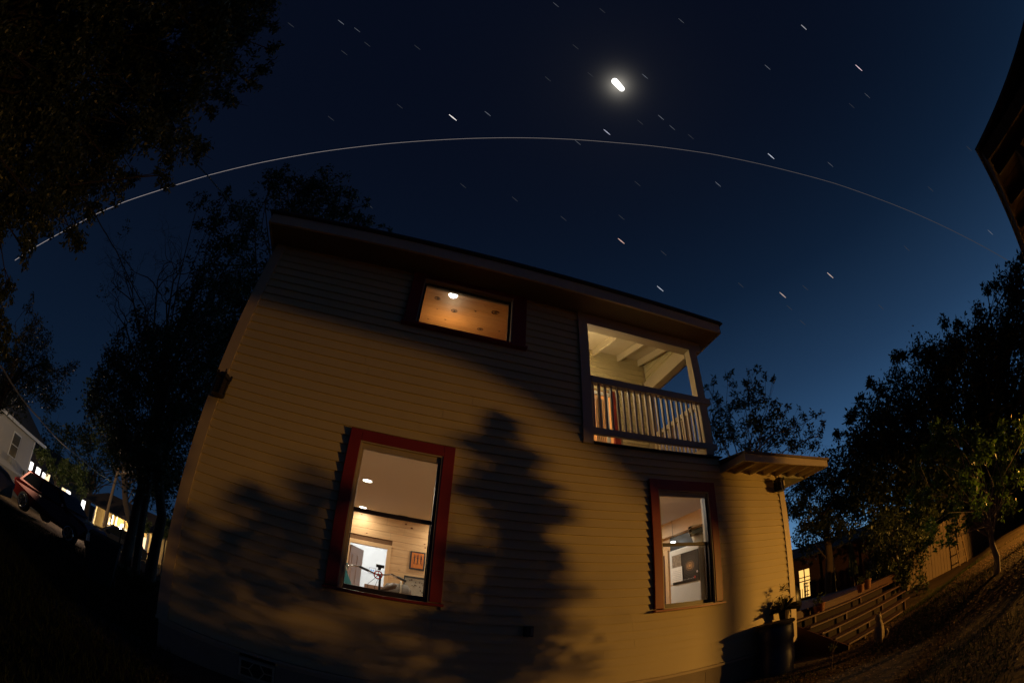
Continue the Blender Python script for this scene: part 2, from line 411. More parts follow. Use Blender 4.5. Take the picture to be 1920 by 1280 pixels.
# ---- sash windows
def window(op, tr, double=True, sill=True, lbl=None):
    x0, x1, z0, z1 = op; X0, X1, Z0, Z1 = tr; yf = 4.935
    t = MB(); t.box(X0, x0, yf, 5.0, Z0+.05, Z1-.005); t.box(x1, X1, yf, 5.0, Z0+.05, Z1-.005); t.box(x0, x1, yf, 5.0, z1, Z1-.005)
    if z0 > Z0+.06: t.box(x0, x1, yf, 5.0, Z0+.05, z0)
    w_ = t.build('window', RED, house, bevel=.004)
    if lbl: w_['label'] = lbl
    s = MB().prism([(4.90, Z0+.005), (4.90, Z0+.035), (5.13, Z0+.05), (5.13, Z0)], X0-.02, X1+.02); s.build('sill', RED, w_)
    # jamb liners
    j = MB(); j.box(x0, x0+.018, yf+.01, 5.13, z0, z1); j.box(x1-.018, x1, yf+.01, 5.13, z0, z1); j.box(x0+.018, x1-.018, yf+.01, 5.13, z1-.018, z1); j.box(x0+.018, x1-.018, yf+.03, 5.13, z0, z0+.012)
    j.build('jamb', SASHL, w_)
    if double: B('head_strip', SASHL, w_, x0+.018, x1-.018, 4.975, 5.018, z1-.085, z1-.018); B('side_strip', SASHL, w_, x0+.018, x0+.05, 4.99, 5.018, z0+.012, z1-.085); B('side_strip', SASH, w_, x1-.05, x1-.018, 4.99, 5.018, z0+.012, z1-.085)  # right strip coloured dark for the unlit side of the reveal, left strip pale
    a0, a1, b0, b1 = x0+.018, x1-.018, z0+.012, z1-.018
    def sash(c0, c1, y, fw=.045, bot=.06):
        q = MB(); q.box(a0, a0+fw, y, y+.035, c0, c1); q.box(a1-fw, a1, y, y+.035, c0, c1); q.box(a0+fw, a1-fw, y, y+.035, c0, c0+bot); q.box(a0+fw, a1-fw, y, y+.035, c1-fw, c1)
        q.build('sash', SASH, w_, bevel=.003)
        q = MB(); q.box(a0+fw, a1-fw, y+.015, y+.019, c0+bot, c1-fw); q.build('glass', GLASS, w_)
    if double:
        zm = z0+(z1-z0)*.53 + .02
        sash(zm-.03, b1, 5.02, .032, .05); sash(b0, zm+.02, 5.06, .04, .06)
    else: sash(b0, b1, 5.03, .03, .03)
    # interior casing
    q = MB(); q.box(x0-.09, x0, 5.131, 5.15, z0-.05, z1+.09); q.box(x1, x1+.09, 5.131, 5.15, z0-.05, z1+.09); q.box(x0, x1, 5.131, 5.15, z1, z1+.09); q.box(x0, x1, 5.131, 5.17, z0-.05, z0)
    q.build('inner_casing', PINEY, w_)
    return w_
window(OP[0], TR[0], lbl='ground floor sash window looking into the room with the bicycle')
window(OP[1], TR[1], lbl='ground floor sash window looking into the kitchen')
window(OP[2], TR[2], double=False, lbl='wide fixed window high under the eave')
# ---- low side roof with exposed rafter tails
lr = empty('side_roof'); lr.parent = house
B('fascia', CREAM2, lr, 4.92, 7.32, 4.40, 4.435, 2.10, 2.225)
B('fascia', CREAM2, lr, 4.92, 4.955, 4.435, 5.0, 2.12, 2.24)
B('fascia', CREAM2, lr, 7.285, 7.32, 4.435, 11.0, 2.10, 2.225)
MB().prism([(4.37, 2.225), (5.0, 2.30), (11.0, 2.9), (11.0, 2.94), (5.0, 2.345), (4.37, 2.262)], 4.912, 7.36).build('roof_edge', mat('brown_roof_edge', (.20, .15, .10), .7), lr)
B('soffit', CREAM2, lr, 4.955, 7.285, 4.435, 5.0, 2.205, 2.222)
B('soffit', mat('grey_green_soffit', (.32, .33, .26), .7), lr, XR, 7.285, 5.0, 11.0, 2.10, 2.204)
for x in (5.26, 5.64, 6.01, 6.37, 6.75, 7.1):
    MB().prism([(4.435, 2.115), (5.0, 2.12) if x < 6.5 else (5.0, 2.12), (5.0, 2.205), (4.435, 2.205)], x-.021, x+.021).build('rafter', CREAM2, lr)
MB().box(XR, XR+.1, 4.99, 5.04, 1.95, 2.09).build('bracket', CREAM2, lr)
# ---- corner balcony
ZF = 2.44; YB = 6.52
B('balcony_floor', TAUPE, house, 2.46, 4.93, 5.0, YB, 2.33, 2.42)
pr_ = MB(); pr_.box(2.453, 2.607, 4.945, 5.0, 2.36, 4.405); pr_.box(2.453, 2.607, 5.0, 5.13, 2.42, 4.6); pr_.build('opening_trim', TAUPE, house)
post = B('porch_post', CREAM2, house, 4.645, 4.815, 4.955, 5.09, 2.42, 4.405)
B('porch_beam', CREAM2, house, 2.607, 4.93, 5.0, 5.13, 4.405, 4.60)
B('side_beam', CREAM2, house, 4.66, 4.82, 5.13, YB, 4.34, 4.60)
# porch back wall (laps) and side gable laps
bw = empty('porch_wall'); bw.parent = house
B('porch_sheathing', CREAM2, bw, 3.98, 4.76, YB, YB+.1, 2.42, 5.2)
B('porch_sheathing', CREAM2, bw, 2.5, 3.98, YB, YB+.1, 4.24, 5.2)
z = 4.13
for z in np.arange(4.62, 5.1, .128):
    MB().prism([(YB, z-.004), (YB, z+.13), (YB-.006, z+.13), (YB-.02, z-.004)], 2.5, 4.66).build('siding_board', CREAM, bw)
for z in np.arange(4.24, 4.60, .128):
    MB().prism([(YB, z-.004), (YB, z+.13), (YB-.006, z+.13), (YB-.02, z-.004)], 2.5, 4.04).build('siding_board', CREAM, bw)
for z in np.arange(2.44, 4.60, .128):
    MB().prism([(YB, z-.004), (YB, z+.13), (YB-.006, z+.13), (YB-.02, z-.004)], 4.04, 4.62).build('siding_board', CREAM, bw)
for z in np.arange(4.60, 5.1, .128):
    yt = 5.13+max(0, (z-4.60))*2.3
    MB().prism([(4.74, z-.004), (4.74, z+.13), (4.734, z+.13), (4.72, z-.004)], yt, YB, axis='Y').build('siding_board', CREAM, bw)
B('porch_corner_trim', CREAM2, bw, 4.62, 4.74, YB-.03, YB+.02, 2.42, 4.36)
# glazed porch door showing the pine room behind: white frame, red casing, curtain
dr = empty('balcony_door'); dr.parent = house
B('door_casing', RED, dr, 3.86, 3.98, YB-.03, YB+.02, 2.5, 4.24)
B('door_casing', RED, dr, 2.5, 3.86, YB-.03, YB+.02, 2.62, 2.72)
B('door_frame', WHITE, dr, 2.5, 3.84, YB-.01, YB+.03, 4.13, 4.2)
B('door_frame', WHITE, dr, 3.72, 3.78, YB-.01, YB+.03, 2.72, 4.13)
B('glass', GLASS, dr, 2.5, 3.72, YB+.01, YB+.014, 2.72, 4.13)
cu = MB()
for i in range(9):
    x = 3.55+i*.02; cu.box(x, x+.016, YB+.08+.02*(i % 2), YB+.09+.02*(i % 2), 2.6, 4.1)
cu.build('curtain', WHITE, dr)
# pine boards beyond the glass door, sloping grain
for i in range(16):
    z = 2.45+i*.14
    B('pine_plank', PINE, dr, 2.0, 4.3, 8.4, 8.42, z+.002, z+.138)
light('pine_room_glow', (3.0, 7.3, 4.5), 45, (1, .66, .34), .1, dr)
B('inner_side', PINE, dr, 4.3, 4.34, YB+.1, 8.4, 2.3, 4.9); B('inner_side', PINE, dr, 1.95, 2.0, YB+.1, 8.4, 2.3, 4.9)
B('inner_floor', PINE, dr, 1.95, 4.34, YB+.1, 8.4, 2.25, 2.3); B('inner_top', WHITE, dr, 1.95, 4.34, YB+.1, 8.45, 4.9, 4.94)
# porch ceiling and rafters, rising to the back
def rz(y): return 4.60+(y-5.0)*.255
MB().prism([(5.0, 4.74), (YB+.1, 4.74+.255*1.62), (YB+.1, 4.76+.255*1.62), (5.0, 4.76)], 2.45, 4.95).build('porch_ceiling', CREAM2, house)
for x in (2.96, 3.53, 4.10, 4.60):
    MB().prism([(5.13, rz(5.13)), (YB, rz(YB)), (YB, rz(YB)+.15), (5.13, rz(5.13)+.15)], x-.04, x).build('porch_rafter', CREAM2, house)
B('inner_side', CREAM, house, 2.45, 2.5, 5.13, YB+.1, 2.42, 5.15)
# railing
rail = empty('balcony_railing'); rail.parent = house
B('top_rail', TAUPE, rail, 2.607, 4.90, 4.93, 5.03, 3.325, 3.435, .006)
B('bottom_rail', TAUPE, rail, 2.607, 4.90, 4.95, 5.01, 2.515, 2.61)
for i in range(20):
    x = 2.625+i*.1018; B('baluster', CREAM2 if False else TAUPE, rail, x, x+.031, 4.96, 4.998, 2.61, 3.325)
r2 = empty('balcony_railing'); r2.parent = house
B('top_rail', CREAM2, r2, 4.70, 4.79, 5.09, YB-.03, 3.33, 3.42); B('bottom_rail', CREAM2, r2, 4.715, 4.775, 5.09, YB-.03, 2.515, 2.60)
for i in range(13): y = 5.16+i*.105; B('baluster', CREAM2, r2, 4.73, 4.768, y, y+.037, 2.60, 3.33)
B('sill_flashing', DARK, house, 2.60, 4.96, 4.93, 5.0, 2.37, 2.39)
# balcony lamp on the inner side wall
bl = MB().box(2.50, 2.56, 5.9, 5.98, 4.02, 4.18).build('balcony_lamp', DARK, house)
MB().lathe([(.03, 0), (.05, .03), (.05, .1), (.03, .12)], (2.62, 5.94, 4.04), 10).build('bulb', emit('porch_bulb', (1, .78, .45), 12), bl)
light('balcony_light', (2.78, 5.94, 4.1), 22, (1, .80, .48), .05, bl)
# ---- lanterns
def lantern(p, name, label, s=1.0, hang=False):
    t = empty(name, p, label, 'lantern')
    q = MB()
    for k in range(6):
        a = k*PI/3; q.box(math.cos(a)*.075*s-.006, math.cos(a)*.075*s+.006, math.sin(a)*.075*s-.006, math.sin(a)*.075*s+.006, -.11*s, .07*s)
    q.lathe([(.085*s, 0), (.085*s, .015*s)], (0, 0, -.125*s), 6); q.build('frame', DARK, t)
    q = MB().lathe([(.10*s, .0), (.095*s, .02*s), (.05*s, .07*s), (.015*s, .085*s)], (0, 0, .07*s), 6); 
    for k in range(6):
        a = k*PI/3; q.box(math.cos(a)*.095*s-.012, math.cos(a)*.095*s+.012, math.sin(a)*.095*s-.012, math.sin(a)*.095*s+.012, .07*s, .125*s)
    q.tube([(0, 0, .14*s), (0, 0, .2*s)], .008*s); q.build('cap', DARK, t)
    MB().lathe([(.068*s, -.11*s), (.068*s, .065*s)], (0, 0, 0), 6).build('glass_panel', mat('smoked_glass', (.025, .022, .018), .15, var=.3), t)
    q = MB().box(-.04*s, .04*s, .10*s, .125*s, -.1*s, .1*s)
    if hang: q.beam((0, .0, .19*s), (0, .11*s, .24*s), .012, .012)
    else: q.beam((0, 0, -.12*s), (0, .11*s, -.02*s), .014, .014)
    q.build('backplate', DARK, t)
    return t
lantern((-2.26, 4.845, 2.06), 'wall_lantern', 'unlit black coach lantern on the corner board at the dark end of the house', 1.15)
lantern((6.24, 4.845, 1.90), 'wall_lantern', 'unlit black coach lantern on the house corner below the low side roof', .92, True)
# wire down the right corner
MB().tube([(6.325, 4.96, 1.8), (6.328, 4.962, 1.2), (6.322, 4.96, .5), (6.327, 4.962, -.2), (6.324, 4.96, -.8)], .0028, 5).build('corner_wire', DARK, house)

# ------------------------------------------------------------ room behind the left ground floor window
CZ = 2.15; FZ = -.75; YW = 10.3
room = empty('living_room'); room.parent = house
B('floor_slab', mat('oak_floor', (.25, .14, .07), .4, var=.2), room, XL+.14, 3.3, 5.13, YW+.12, FZ-.05, FZ)
B('ceiling', CEIL, room, XL+.14, 3.3, 5.13, YW+.12, CZ, CZ+.05)
B('partition', PINE, room, 3.26, 3.32, 5.13, 11.3, FZ, CZ); B('partition', PINE, room, -2.30, -2.25, 5.13, YW, FZ, CZ)
pw = empty('pine_wall'); pw.parent = house
n_ = 0
for i in range(17):
    z = FZ+i*.178; z2 = min(z+.178, CZ)
    if z2-z < .03: break
    segs = [(-2.25, 3.26)] if z >= 1.42 else [(-2.25, -.68), (.36, 3.26)]
    for a, b in segs:
        c = [a]
        while b-c[-1] > 2.2: c.append(c[-1]+random.uniform(.9, 2.1))
        c.append(b)
        for p, q in zip(c[:-1], c[1:]):
            B('pine_plank', PINE, pw, p+.002, q-.002, YW, YW+.03+random.uniform(0, .004), z+.0025, z2-.0025)
B('pine_backing', mat('dark_pine_joint', (.16, .08, .03), .8), pw, -2.25, -.68, YW+.02, YW+.10, FZ, CZ)
B('pine_backing', MATS['dark_pine_joint'], pw, .36, 3.26, YW+.02, YW+.10, FZ, CZ); B('pine_backing', MATS['dark_pine_joint'], pw, -.68, .36, YW+.02, YW+.10, 1.42, CZ)
for i in range(20):
    x = rng.uniform(-1.2, 2.0); z = rng.uniform(0, 2.1)
    if -.7 < x < .4 and z < 1.45: continue
    r_ = rng.uniform(.012, .026); MB().lathe([(r_, 0), (r_*.9, .004)], (0, 0, 0), 8, Matrix.Translation((x, YW-.002, z)) @ Matrix.Rotation(PI/2, 4, 'X') @ Matrix.Diagonal((1.3, .8, 1, 1))).build('knot', mat('pine_knot', (.16, .06, .02), .6), pw)
dc = MB(); dc.box(-.68, -.585, YW-.02, YW+.12, FZ, 1.345); dc.box(.265, .36, YW-.02, YW+.12, FZ, 1.345); dc.box(-.68, .36, YW-.02, YW+.12, 1.345, 1.44)
dc.build('door_casing', PINEY, pw, bevel=.004)
# open door leaf, raised panels
dl = empty('inner_door', (-.57, YW+.1, FZ)); dl.parent = pw; dl.rotation_euler = (0, 0, R(68))
DOORM = mat('stained_door', (.26, .15, .10), .5, var=.15, stretch=(6, 6, 1))
B('door_leaf', DOORM, dl, 0, .74, -.018, .018, .01, 2.05)
for (z0, z1) in ((.2, .8), (1.0, 1.85)):
    for (x0, x1) in ((.1, .34), (.4, .64)): B('door_panel', DOORM, dl, x0, x1, -.028, .028, z0, z1, .008)
# bright white hall beyond
hl = empty('white_hall'); hl.parent = house
B('hall_wall', WHITE, hl, -1.6, 1.3, 13.6, 13.65, FZ, 2.1); B('hall_wall', WHITE, hl, 1.0, 1.05, YW+.12, 13.6, FZ, 2.1); B('hall_wall', WHITE, hl, -1.6, -1.55, YW+.12, 13.6, FZ, 2.1)
B('hall_ceiling', WHITE, hl, -1.6, 1.3, YW+.12, 13.65, 2.1, 2.15); B('hall_floor', WHITE, hl, -1.6, 1.3, YW+.12, 13.65, FZ-.05, FZ)
light('hall_light', (-.3, 11.9, 1.8), 95, (.90, .93, 1.0), .12, hl)
hp = empty('hall_picture', (0, 0, 0), 'small white framed picture of a blue butterfly on the bright hall wall', 'picture')
p0 = atY(698, 1069, 13.58); 
B('frame', mat('pale_grey_frame', (.30, .30, .32), .5), hp, p0.x-.10, p0.x+.10, 13.56, 13.60, p0.z-.09, p0.z+.09)
B('sheet', WHITE, hp, p0.x-.085, p0.x+.085, 13.555, 13.56, p0.z-.075, p0.z+.075)
q = MB(); 
for sx in (-1, 1):
    q.poly([(p0.x, 13.553, p0.z), (p0.x+sx*.045, 13.553, p0.z+.04), (p0.x+sx*.05, 13.553, p0.z), (p0.x+sx*.03, 13.553, p0.z-.035)])
q.build('butterfly', mat('butterfly_blue', (.05, .25, .6), .6), hp)
# recessed ceiling lights
def can(p, z, power, col=(1, .74, .48), r=.075, par=room, em=14):
    t = MB().lathe([(r+.02, 0), (r+.02, .012), (r, .012)], (p[0], p[1], z-.012), 20, cap=False).build('recessed_light', WHITE, par)
    MB().lathe([(r, 0), (r, .004)], (p[0], p[1], z-.006), 20).build('diffuser', emit('warm_lamp_disc', (1, .86, .66), em), t)
    light('recessed_lamp', (p[0], p[1], z-.03), power, col, size=r*2, kind='AREA', parent=t)
can((-.405, 9.95), CZ, 11, (1, .86, .68))
for p in ((-.31, 7.65), (-.45, 5.75), (1.6, 7.65), (1.6, 5.9), (1.6, 9.9)): can(p, CZ, 20, (1, .86, .68))
vn = MB().box(.40, .62, 10.02, 10.2, CZ-.012, CZ-.001).build('ceiling_vent', mat('vent_grey', (.16, .14, .12), .6), room)
for i in range(4): B('vent_slat', WHITE, vn, .43+i*.045, .455+i*.045, 10.04, 10.18, CZ-.018, CZ-.012)
# framed picture with three dark figures on orange
fp = empty('framed_picture', (0, 0, 0), 'black framed orange picture of three thin dark figures on the pine wall', 'picture')
ART = mat('orange_print', (.55, .07, .01), .6, var=.5, scale=14, col2=(.75, .26, .03), stretch=(1, 1, .3))
B('frame', DARK, fp, .795, 1.14, YW-.03, YW, .965, 1.40, .004); B('print', ART, fp, .83, 1.105, YW-.034, YW-.03, 1.0, 1.365)
for i, x in enumerate((.895, .97, 1.045)):
    q = MB()
    q.lathe([(.004, 0), (.013, .012), (.004, .024)], (x, YW-.037, 1.305), 8); q.beam((x, YW-.036, 1.30), (x+.004, YW-.036, 1.17), .004, .022); q.beam((x-.03, YW-.036, 1.24), (x+.028, YW-.036, 1.27-.02*i), .004, .008)
    q.beam((x+.003, YW-.036, 1.18), (x-.014, YW-.036, 1.09), .004, .009); q.beam((x+.003, YW-.036, 1.18), (x+.018, YW-.036, 1.09), .004, .009); q.build('figure', DARK, fp)
# patterned fabric headboard
hb = empty('headboard', (0, 0, 0), 'cream padded headboard with small flower print standing below the orange picture', 'headboard')
B('panel', mat('flower_print_fabric', (.52, .48, .38), .9, var=.25, scale=22, col2=(.30, .27, .22)), hb, .72, 1.75, YW-.13, YW-.08, -.3, .75, .01)
q = MB().box(.70, 1.77, YW-.15, YW-.06, .75, .785); q.box(.70, .72, YW-.14, YW-.07, -.75, .75); q.box(1.75, 1.77, YW-.14, YW-.07, -.75, .75); q.build('rim', DARK, hb)
q = MB()
for i in range(60):
    x = rng.uniform(.75, 1.7); z = rng.uniform(.05, .72); r_ = rng.uniform(.012, .024)
    q.lathe([(r_, 0), (r_*.5, .003)], (0, 0, 0), 6, Matrix.Translation((x, YW-.131, z)) @ Matrix.Rotation(PI/2, 4, 'X'))
q.build('flower', mat('flower_red_brown', (.42, .16, .10), .8, var=.6, scale=9, col2=(.12, .13, .10)), hb)['kind'] = 'stuff'
# wooden cabinet in the hall doorway
cb = empty('small_cabinet', (0, 0, 0), 'low brown wooden cabinet standing in front of the bright doorway', 'cabinet')
c0 = atY(703, 1097, 9.6)
B('carcass', DOORM, cb, c0.x-.22, c0.x+.35, 9.5, 9.85, FZ+.1, c0.z, .006); B('drawer', DOORM, cb, c0.x-.19, c0.x+.32, 9.485, 9.5, c0.z-.2, c0.z-.04, .003)
for x in (-.2, .33):
    for y in (9.52, 9.83): B('leg', DOORM, cb, c0.x+x-.015, c0.x+x+.015, y-.015, y+.015, FZ, FZ+.1)
# bicycle just inside the window
bk = empty('bicycle', (.05, 5.8, FZ), 'bicycle with swept handlebar and red bell standing just inside the lower sash', 'bicycle')
CHR = mat('chrome', (.75, .75, .75), .15, 1, var=.05); BLK = mat('black_rubber', (.015, .015, .015), .6); REDM = mat('red_enamel', (.5, .015, .01), .25, coat=.5)
def bp(px, py, Y): v = atY(px, py, Y); return (v.x-.05, v.y-5.8, v.z-FZ)
Yh = 5.78
hb_l = [bp(651, 1061, Yh-.04), bp(658, 1060, Yh), bp(665, 1059, Yh+.03)]
MB().tube([bp(646, 1056, Yh-.03), bp(652, 1060, Yh), bp(660, 1059, Yh), bp(674, 1061, Yh+.02), bp(691, 1069, Yh+.04), bp(706, 1076, Yh+.06), bp(722, 1077, Yh+.06), bp(735, 1076, Yh+.04), bp(748, 1083, Yh+.02), bp(760, 1088, Yh-.04)], .011, 10).build('handlebar', CHR, bk, smooth=True)
MB().tube([bp(674, 1061, Yh+.02), bp(682, 1065, Yh+.03), bp(691, 1069, Yh+.04)], .017, 10).build('grip', BLK, bk, smooth=True)
MB().tube([bp(745, 1081, Yh+.02), bp(753, 1085, Yh-.01), bp(761, 1089, Yh-.04)], .017, 10).build('grip', BLK, bk, smooth=True)
for (a, b) in (((648, 1060), (653, 1072)), ((734, 1078), (744, 1084))):
    MB().tube([bp(*a, Yh-.02), bp(*b, Yh-.06)], .006, 6).build('brake_lever', CHR, bk)
MB().tube([bp(711, 1068, Yh-.06), bp(713, 1060, Yh-.06)], .02, 8).build('phone_mount', BLK, bk)
MB().box(-.05, .05, -.012, .0, -.02, .02, Matrix.Translation(Vector(bp(713, 1061, Yh-.07)))).build('display', BLK, bk, bevel=.004)
bc = Vector(bp(709, 1077, Yh-.05)); Mx = Matrix.Rotation(PI/2, 3, 'X')
q = MB().torus(bc, .05, .008, Mx); 
for k in range(5): a = 2*PI*k/5+.3; q.beam(bc, bc+Vector((math.cos(a)*.048, 0, math.sin(a)*.048)), .007, .01)
q.lathe([(.016, -.01), (.016, .01)], (0, 0, 0), 12, Matrix.Translation(bc) @ Matrix.Rotation(PI/2, 4, 'X')); q.build('bell', REDM, bk)
head = Vector((0.0, .02, .93)); hub_f = Vector((0, -.12+.12, .33)); 
for y, nme in ((.12, 'front_wheel'), (1.17, 'rear_wheel')):
    q = MB().torus((.06, y, .34), .33, .018, Matrix.Rotation(PI/2, 3, 'Y'), 32, 8); wq = q.build('wheel', BLK, bk, smooth=True)
    q = MB()
    for k in range(18): a = 2*PI*k/18; q.tube([(.06, y, .34), (.06, y+.32*math.cos(a), .34+.32*math.sin(a))], .0015, 3)
    q.build('spokes', CHR, wq)
q = MB(); q.tube([(.06, .12, .34), (.06, .2, .72), (.06, .24, .95), (.05, .05, 1.14)], .016, 8); q.tube([(.06, .22, .8), (.06, .7, .34)], .018, 8); q.tube([(.06, .7, .34), (.06, .85, .85)], .016, 8); q.tube([(.06, .22, .88), (.06, .82, .78)], .014, 8); q.tube([(.06, .7, .34), (.06, 1.17, .34)], .01, 6); q.tube([(.06, .85, .8), (.06, 1.17, .34)], .01, 6)
q.build('frame', BLK, bk, smooth=True)
q = MB(); q.tube([bp(703, 1083, Yh), bp(690, 1093, Yh+.05), bp(688, 1110, Yh+.1)], .003, 5); q.tube([bp(709, 1085, Yh), bp(702, 1100, Yh+.05), bp(706, 1115, Yh+.1)], .003, 5); q.build('cable', BLK, bk)
q = MB(); q.lathe([(.02, -.14), (.05, -.1), (.075, 0), (.085, .08), (.05, .12)], (0, 0, 0), 14, Matrix.Translation(bp(728, 1101, 6.25)) @ Matrix.Rotation(R(60), 4, 'Y') @ Matrix.Diagonal((.55, 1, 1, 1)))
q.build('saddle', mat('brown_leather', (.10, .07, .05), .45), bk, smooth=True)
bg_ = empty('duffel_bag', (0, 0, 0), 'grey and brown soft bag lying on the sill level table behind the bicycle', 'bag')
pb = atY(745, 1104, 6.6)
MB().lathe([(.03, -.2), (.10, -.16), (.12, 0), (.11, .14), (.04, .2)], (0, 0, 0), 16, Matrix.Translation(pb+Vector((0, 0, -.03))) @ Matrix.Rotation(PI/2, 4, 'Y')).build('body', mat('grey_canvas', (.17, .15, .13), .9, var=.3, scale=14), bg_, smooth=True)
MB().torus(pb+Vector((.04, 0, .0)), .125, .012, Matrix.Rotation(PI/2, 3, 'Y')).build('strap', mat('pale_strap', (.5, .45, .36), .8), bg_)
tb = empty('side_table', (0, 0, 0), 'dark wooden table behind the sill carrying the soft bag', 'table')
B('top', DOORM, tb, pb.x-.5, pb.x+.5, 6.35, 6.9, pb.z-.19, pb.z-.155, .004)
for sx in (-.46, .46):
    for y in (6.39, 6.86): B('leg', DOORM, tb, pb.x+sx-.02, pb.x+sx+.02, y-.02, y+.02, FZ, pb.z-.19)
ta = atY(647, 1085, 6.6)
tg = MB().lathe([(.16, -.5), (.15, -.2), (.09, -.02), (.02, .1), (.012, .25)], (ta.x, ta.y, ta.z), 12).build('jacket', mat('teal_cloth', (.01, .10, .11), .85, var=.3, scale=6), smooth=True)
tag(tg, 'teal jacket draped over a stand by the left jamb of the bicycle window', 'jacket')

# ------------------------------------------------------------ kitchen behind the right ground floor window
kt = empty('kitchen'); kt.parent = house
B('floor_slab', MATS['oak_floor'], kt, 3.32, 6.35, 5.13, 11.3, FZ-.05, FZ); B('ceiling', CEIL, kt, 3.32, 6.35, 5.13, 11.3, 2.14, 2.17)
B('kitchen_wall', PINE, kt, 6.30, 6.349, 5.13, 11.3, FZ, 2.14); B('kitchen_wall', PINE, kt, 3.32, 6.35, 11.2, 11.3, FZ, 2.14)
B('pine_beam', PINEY, kt, 6.18, 6.30, 5.2, 11.2, 1.80, 2.14)
B('dark_window', DARK, kt, 6.28, 6.30, 5.4, 8.3, .95, 1.78)
B('door_casing', PINEY, kt, 6.24, 6.30, 8.35, 8.47, FZ, 1.40); B('door_casing', PINEY, kt, 6.24, 6.30, 9.25, 9.37, FZ, 1.40); B('door_casing', PINEY, kt, 6.24, 6.30, 8.35, 9.37, 1.40, 1.50)
B('door_leaf', mat('dark_stained_door', (.10, .04, .02), .5), kt, 6.27, 6.30, 8.47, 9.25, FZ, 1.40)
can((5.3, 9.0), 2.14, 24, (1, .86, .68), par=kt); can((3.75, 6.6), 2.14, 44, (1, .9, .78), par=kt)
fr = empty('refrigerator', (4.5, 5.22, FZ), 'white refrigerator beside the kitchen window with a poster on its side', 'refrigerator')
FRW = mat('white_enamel', (.62, .62, .58), .35, var=.04)
B('body', FRW, fr, 0, .72, 0, .70, .03, 1.80, .012); B('door', FRW, fr, .01, .71, .705, .77, .05, 1.2, .01); B('freezer_door', FRW, fr, .01, .71, .705, .77, 1.22, 1.80, .01)
B('handle', CHR, fr, .06, .08, .775, .80, .8, 1.15)
po = empty('space_poster', (0, 0, 0), 'dark galaxy poster with planets and small print on the refrigerator side', 'poster')
pm = bpy.data.materials.new('galaxy_print'); pm.use_nodes = True; t = pm.node_tree; n = t.nodes; b_ = n['Principled BSDF']; b_.inputs['Roughness'].default_value = .35
co = n.new('ShaderNodeTexCoord'); mp = n.new('ShaderNodeMapping'); t.links.new(co.outputs['Object'], mp.inputs[0]); mp.inputs['Location'].default_value = (-4.5, -5.45, -.72)
wv = n.new('ShaderNodeTexWave'); wv.wave_type = 'RINGS'; wv.rings_direction = 'SPHERICAL'; wv.inputs['Scale'].default_value = 9; wv.inputs['Distortion'].default_value = 3.5; wv.inputs['Detail'].default_value = 4; t.links.new(mp.outputs[0], wv.inputs[0])
gr_ = n.new('ShaderNodeTexGradient'); gr_.gradient_type = 'SPHERICAL'; mp2 = n.new('ShaderNodeMapping'); t.links.new(mp.outputs[0], mp2.inputs[0]); mp2.inputs['Scale'].default_value = (3, 3.2, 4.5); t.links.new(mp2.outputs[0], gr_.inputs[0])
cr2 = n.new('ShaderNodeValToRGB'); t.links.new(gr_.outputs[0], cr2.inputs[0]); cr2.color_ramp.elements[0].color = (.006, .008, .014, 1); cr2.color_ramp.elements[1].color = (.9, .5, .2, 1); e = cr2.color_ramp.elements.new(.6); e.color = (.07, .06, .06, 1)
mu = n.new('ShaderNodeMixRGB'); mu.blend_type = 'MULTIPLY'; mu.inputs[0].default_value = .75; t.links.new(cr2.outputs[0], mu.inputs[1]); t.links.new(wv.outputs[0], mu.inputs[2]); t.links.new(mu.outputs[0], b_.inputs['Base Color'])
MATS['galaxy_print'] = pm
B('sheet', pm, po, 4.492, 4.4985, 5.235, 5.90, .455, .955)
q = MB().lathe([(.02, 0), (.014, .003)], (0, 0, 0), 14, Matrix.Translation((4.491, 5.28, .60)) @ Matrix.Rotation(-PI/2, 4, 'Y')); q.build('planet', mat('red_white_planet', (.6, .2, .15), .5, var=.6, scale=60, col2=(.8, .8, .8)), po)
q = MB().lathe([(.022, 0), (.016, .003)], (0, 0, 0), 14, Matrix.Translation((4.491, 5.34, .52)) @ Matrix.Rotation(-PI/2, 4, 'Y')); q.build('emblem', mat('emblem_red', (.45, .05, .03), .5), po)
for i in range(14):
    y = 5.84-i*.038
    if abs(y-5.34) < .03: continue
    B('print_mark', mat('grey_ink', (.35, .35, .36), .6), po, 4.4905, 4.492, y-.012, y+.006, .505, .515 if i % 3 else .522)
B('photo_sheet', mat('photo_collage', (.10, .08, .06), .4, var=.9, scale=26, col2=(.45, .36, .26)), po, 4.488, 4.492, 5.66, 5.895, .73, .95)
sh = empty('paper_sheet', (0, 0, 0), 'white printed sheet pinned over the corner of the galaxy poster', 'paper')
B('page', mat('paper', (.78, .76, .70), .8), sh, 4.478, 4.482, 5.63, 5.93, .50, .745)
for i in range(6): B('print_row', mat('light_grey_ink', (.42, .42, .42), .6), sh, 4.4765, 4.478, 5.66, 5.90-.02*(i % 3), .53+i*.03, .535+i*.03)
bo = empty('glass_bowl', (4.62, 5.36, 1.05), 'stack of clear glass bowls on top of the refrigerator', 'bowl')
GB = glassmat('bowl_glass', (.80, .80, .74)); 
q = MB().lathe([(.05, .0), (.075, .02), (.095, .09), (.12, .16), (.118, .165), (.092, .10), (.07, .03)], (0, 0, 0), 24, cap=False); q.build('lower_bowl', mat('bowl_shine', (.7, .67, .58), .12, 0, coat=.8), bo, smooth=True)
MB().lathe([(.085, .10), (.13, .15), (.15, .29), (.146, .29), (.125, .16)], (0, 0, 0), 24, cap=False).build('upper_bowl', GB, bo, smooth=True)
MB().tube([(-.14, 0, .25), (-.19, 0, .23), (-.19, 0, .18), (-.14, 0, .17)], .008, 6).build('handle', MATS['bowl_shine'], bo)
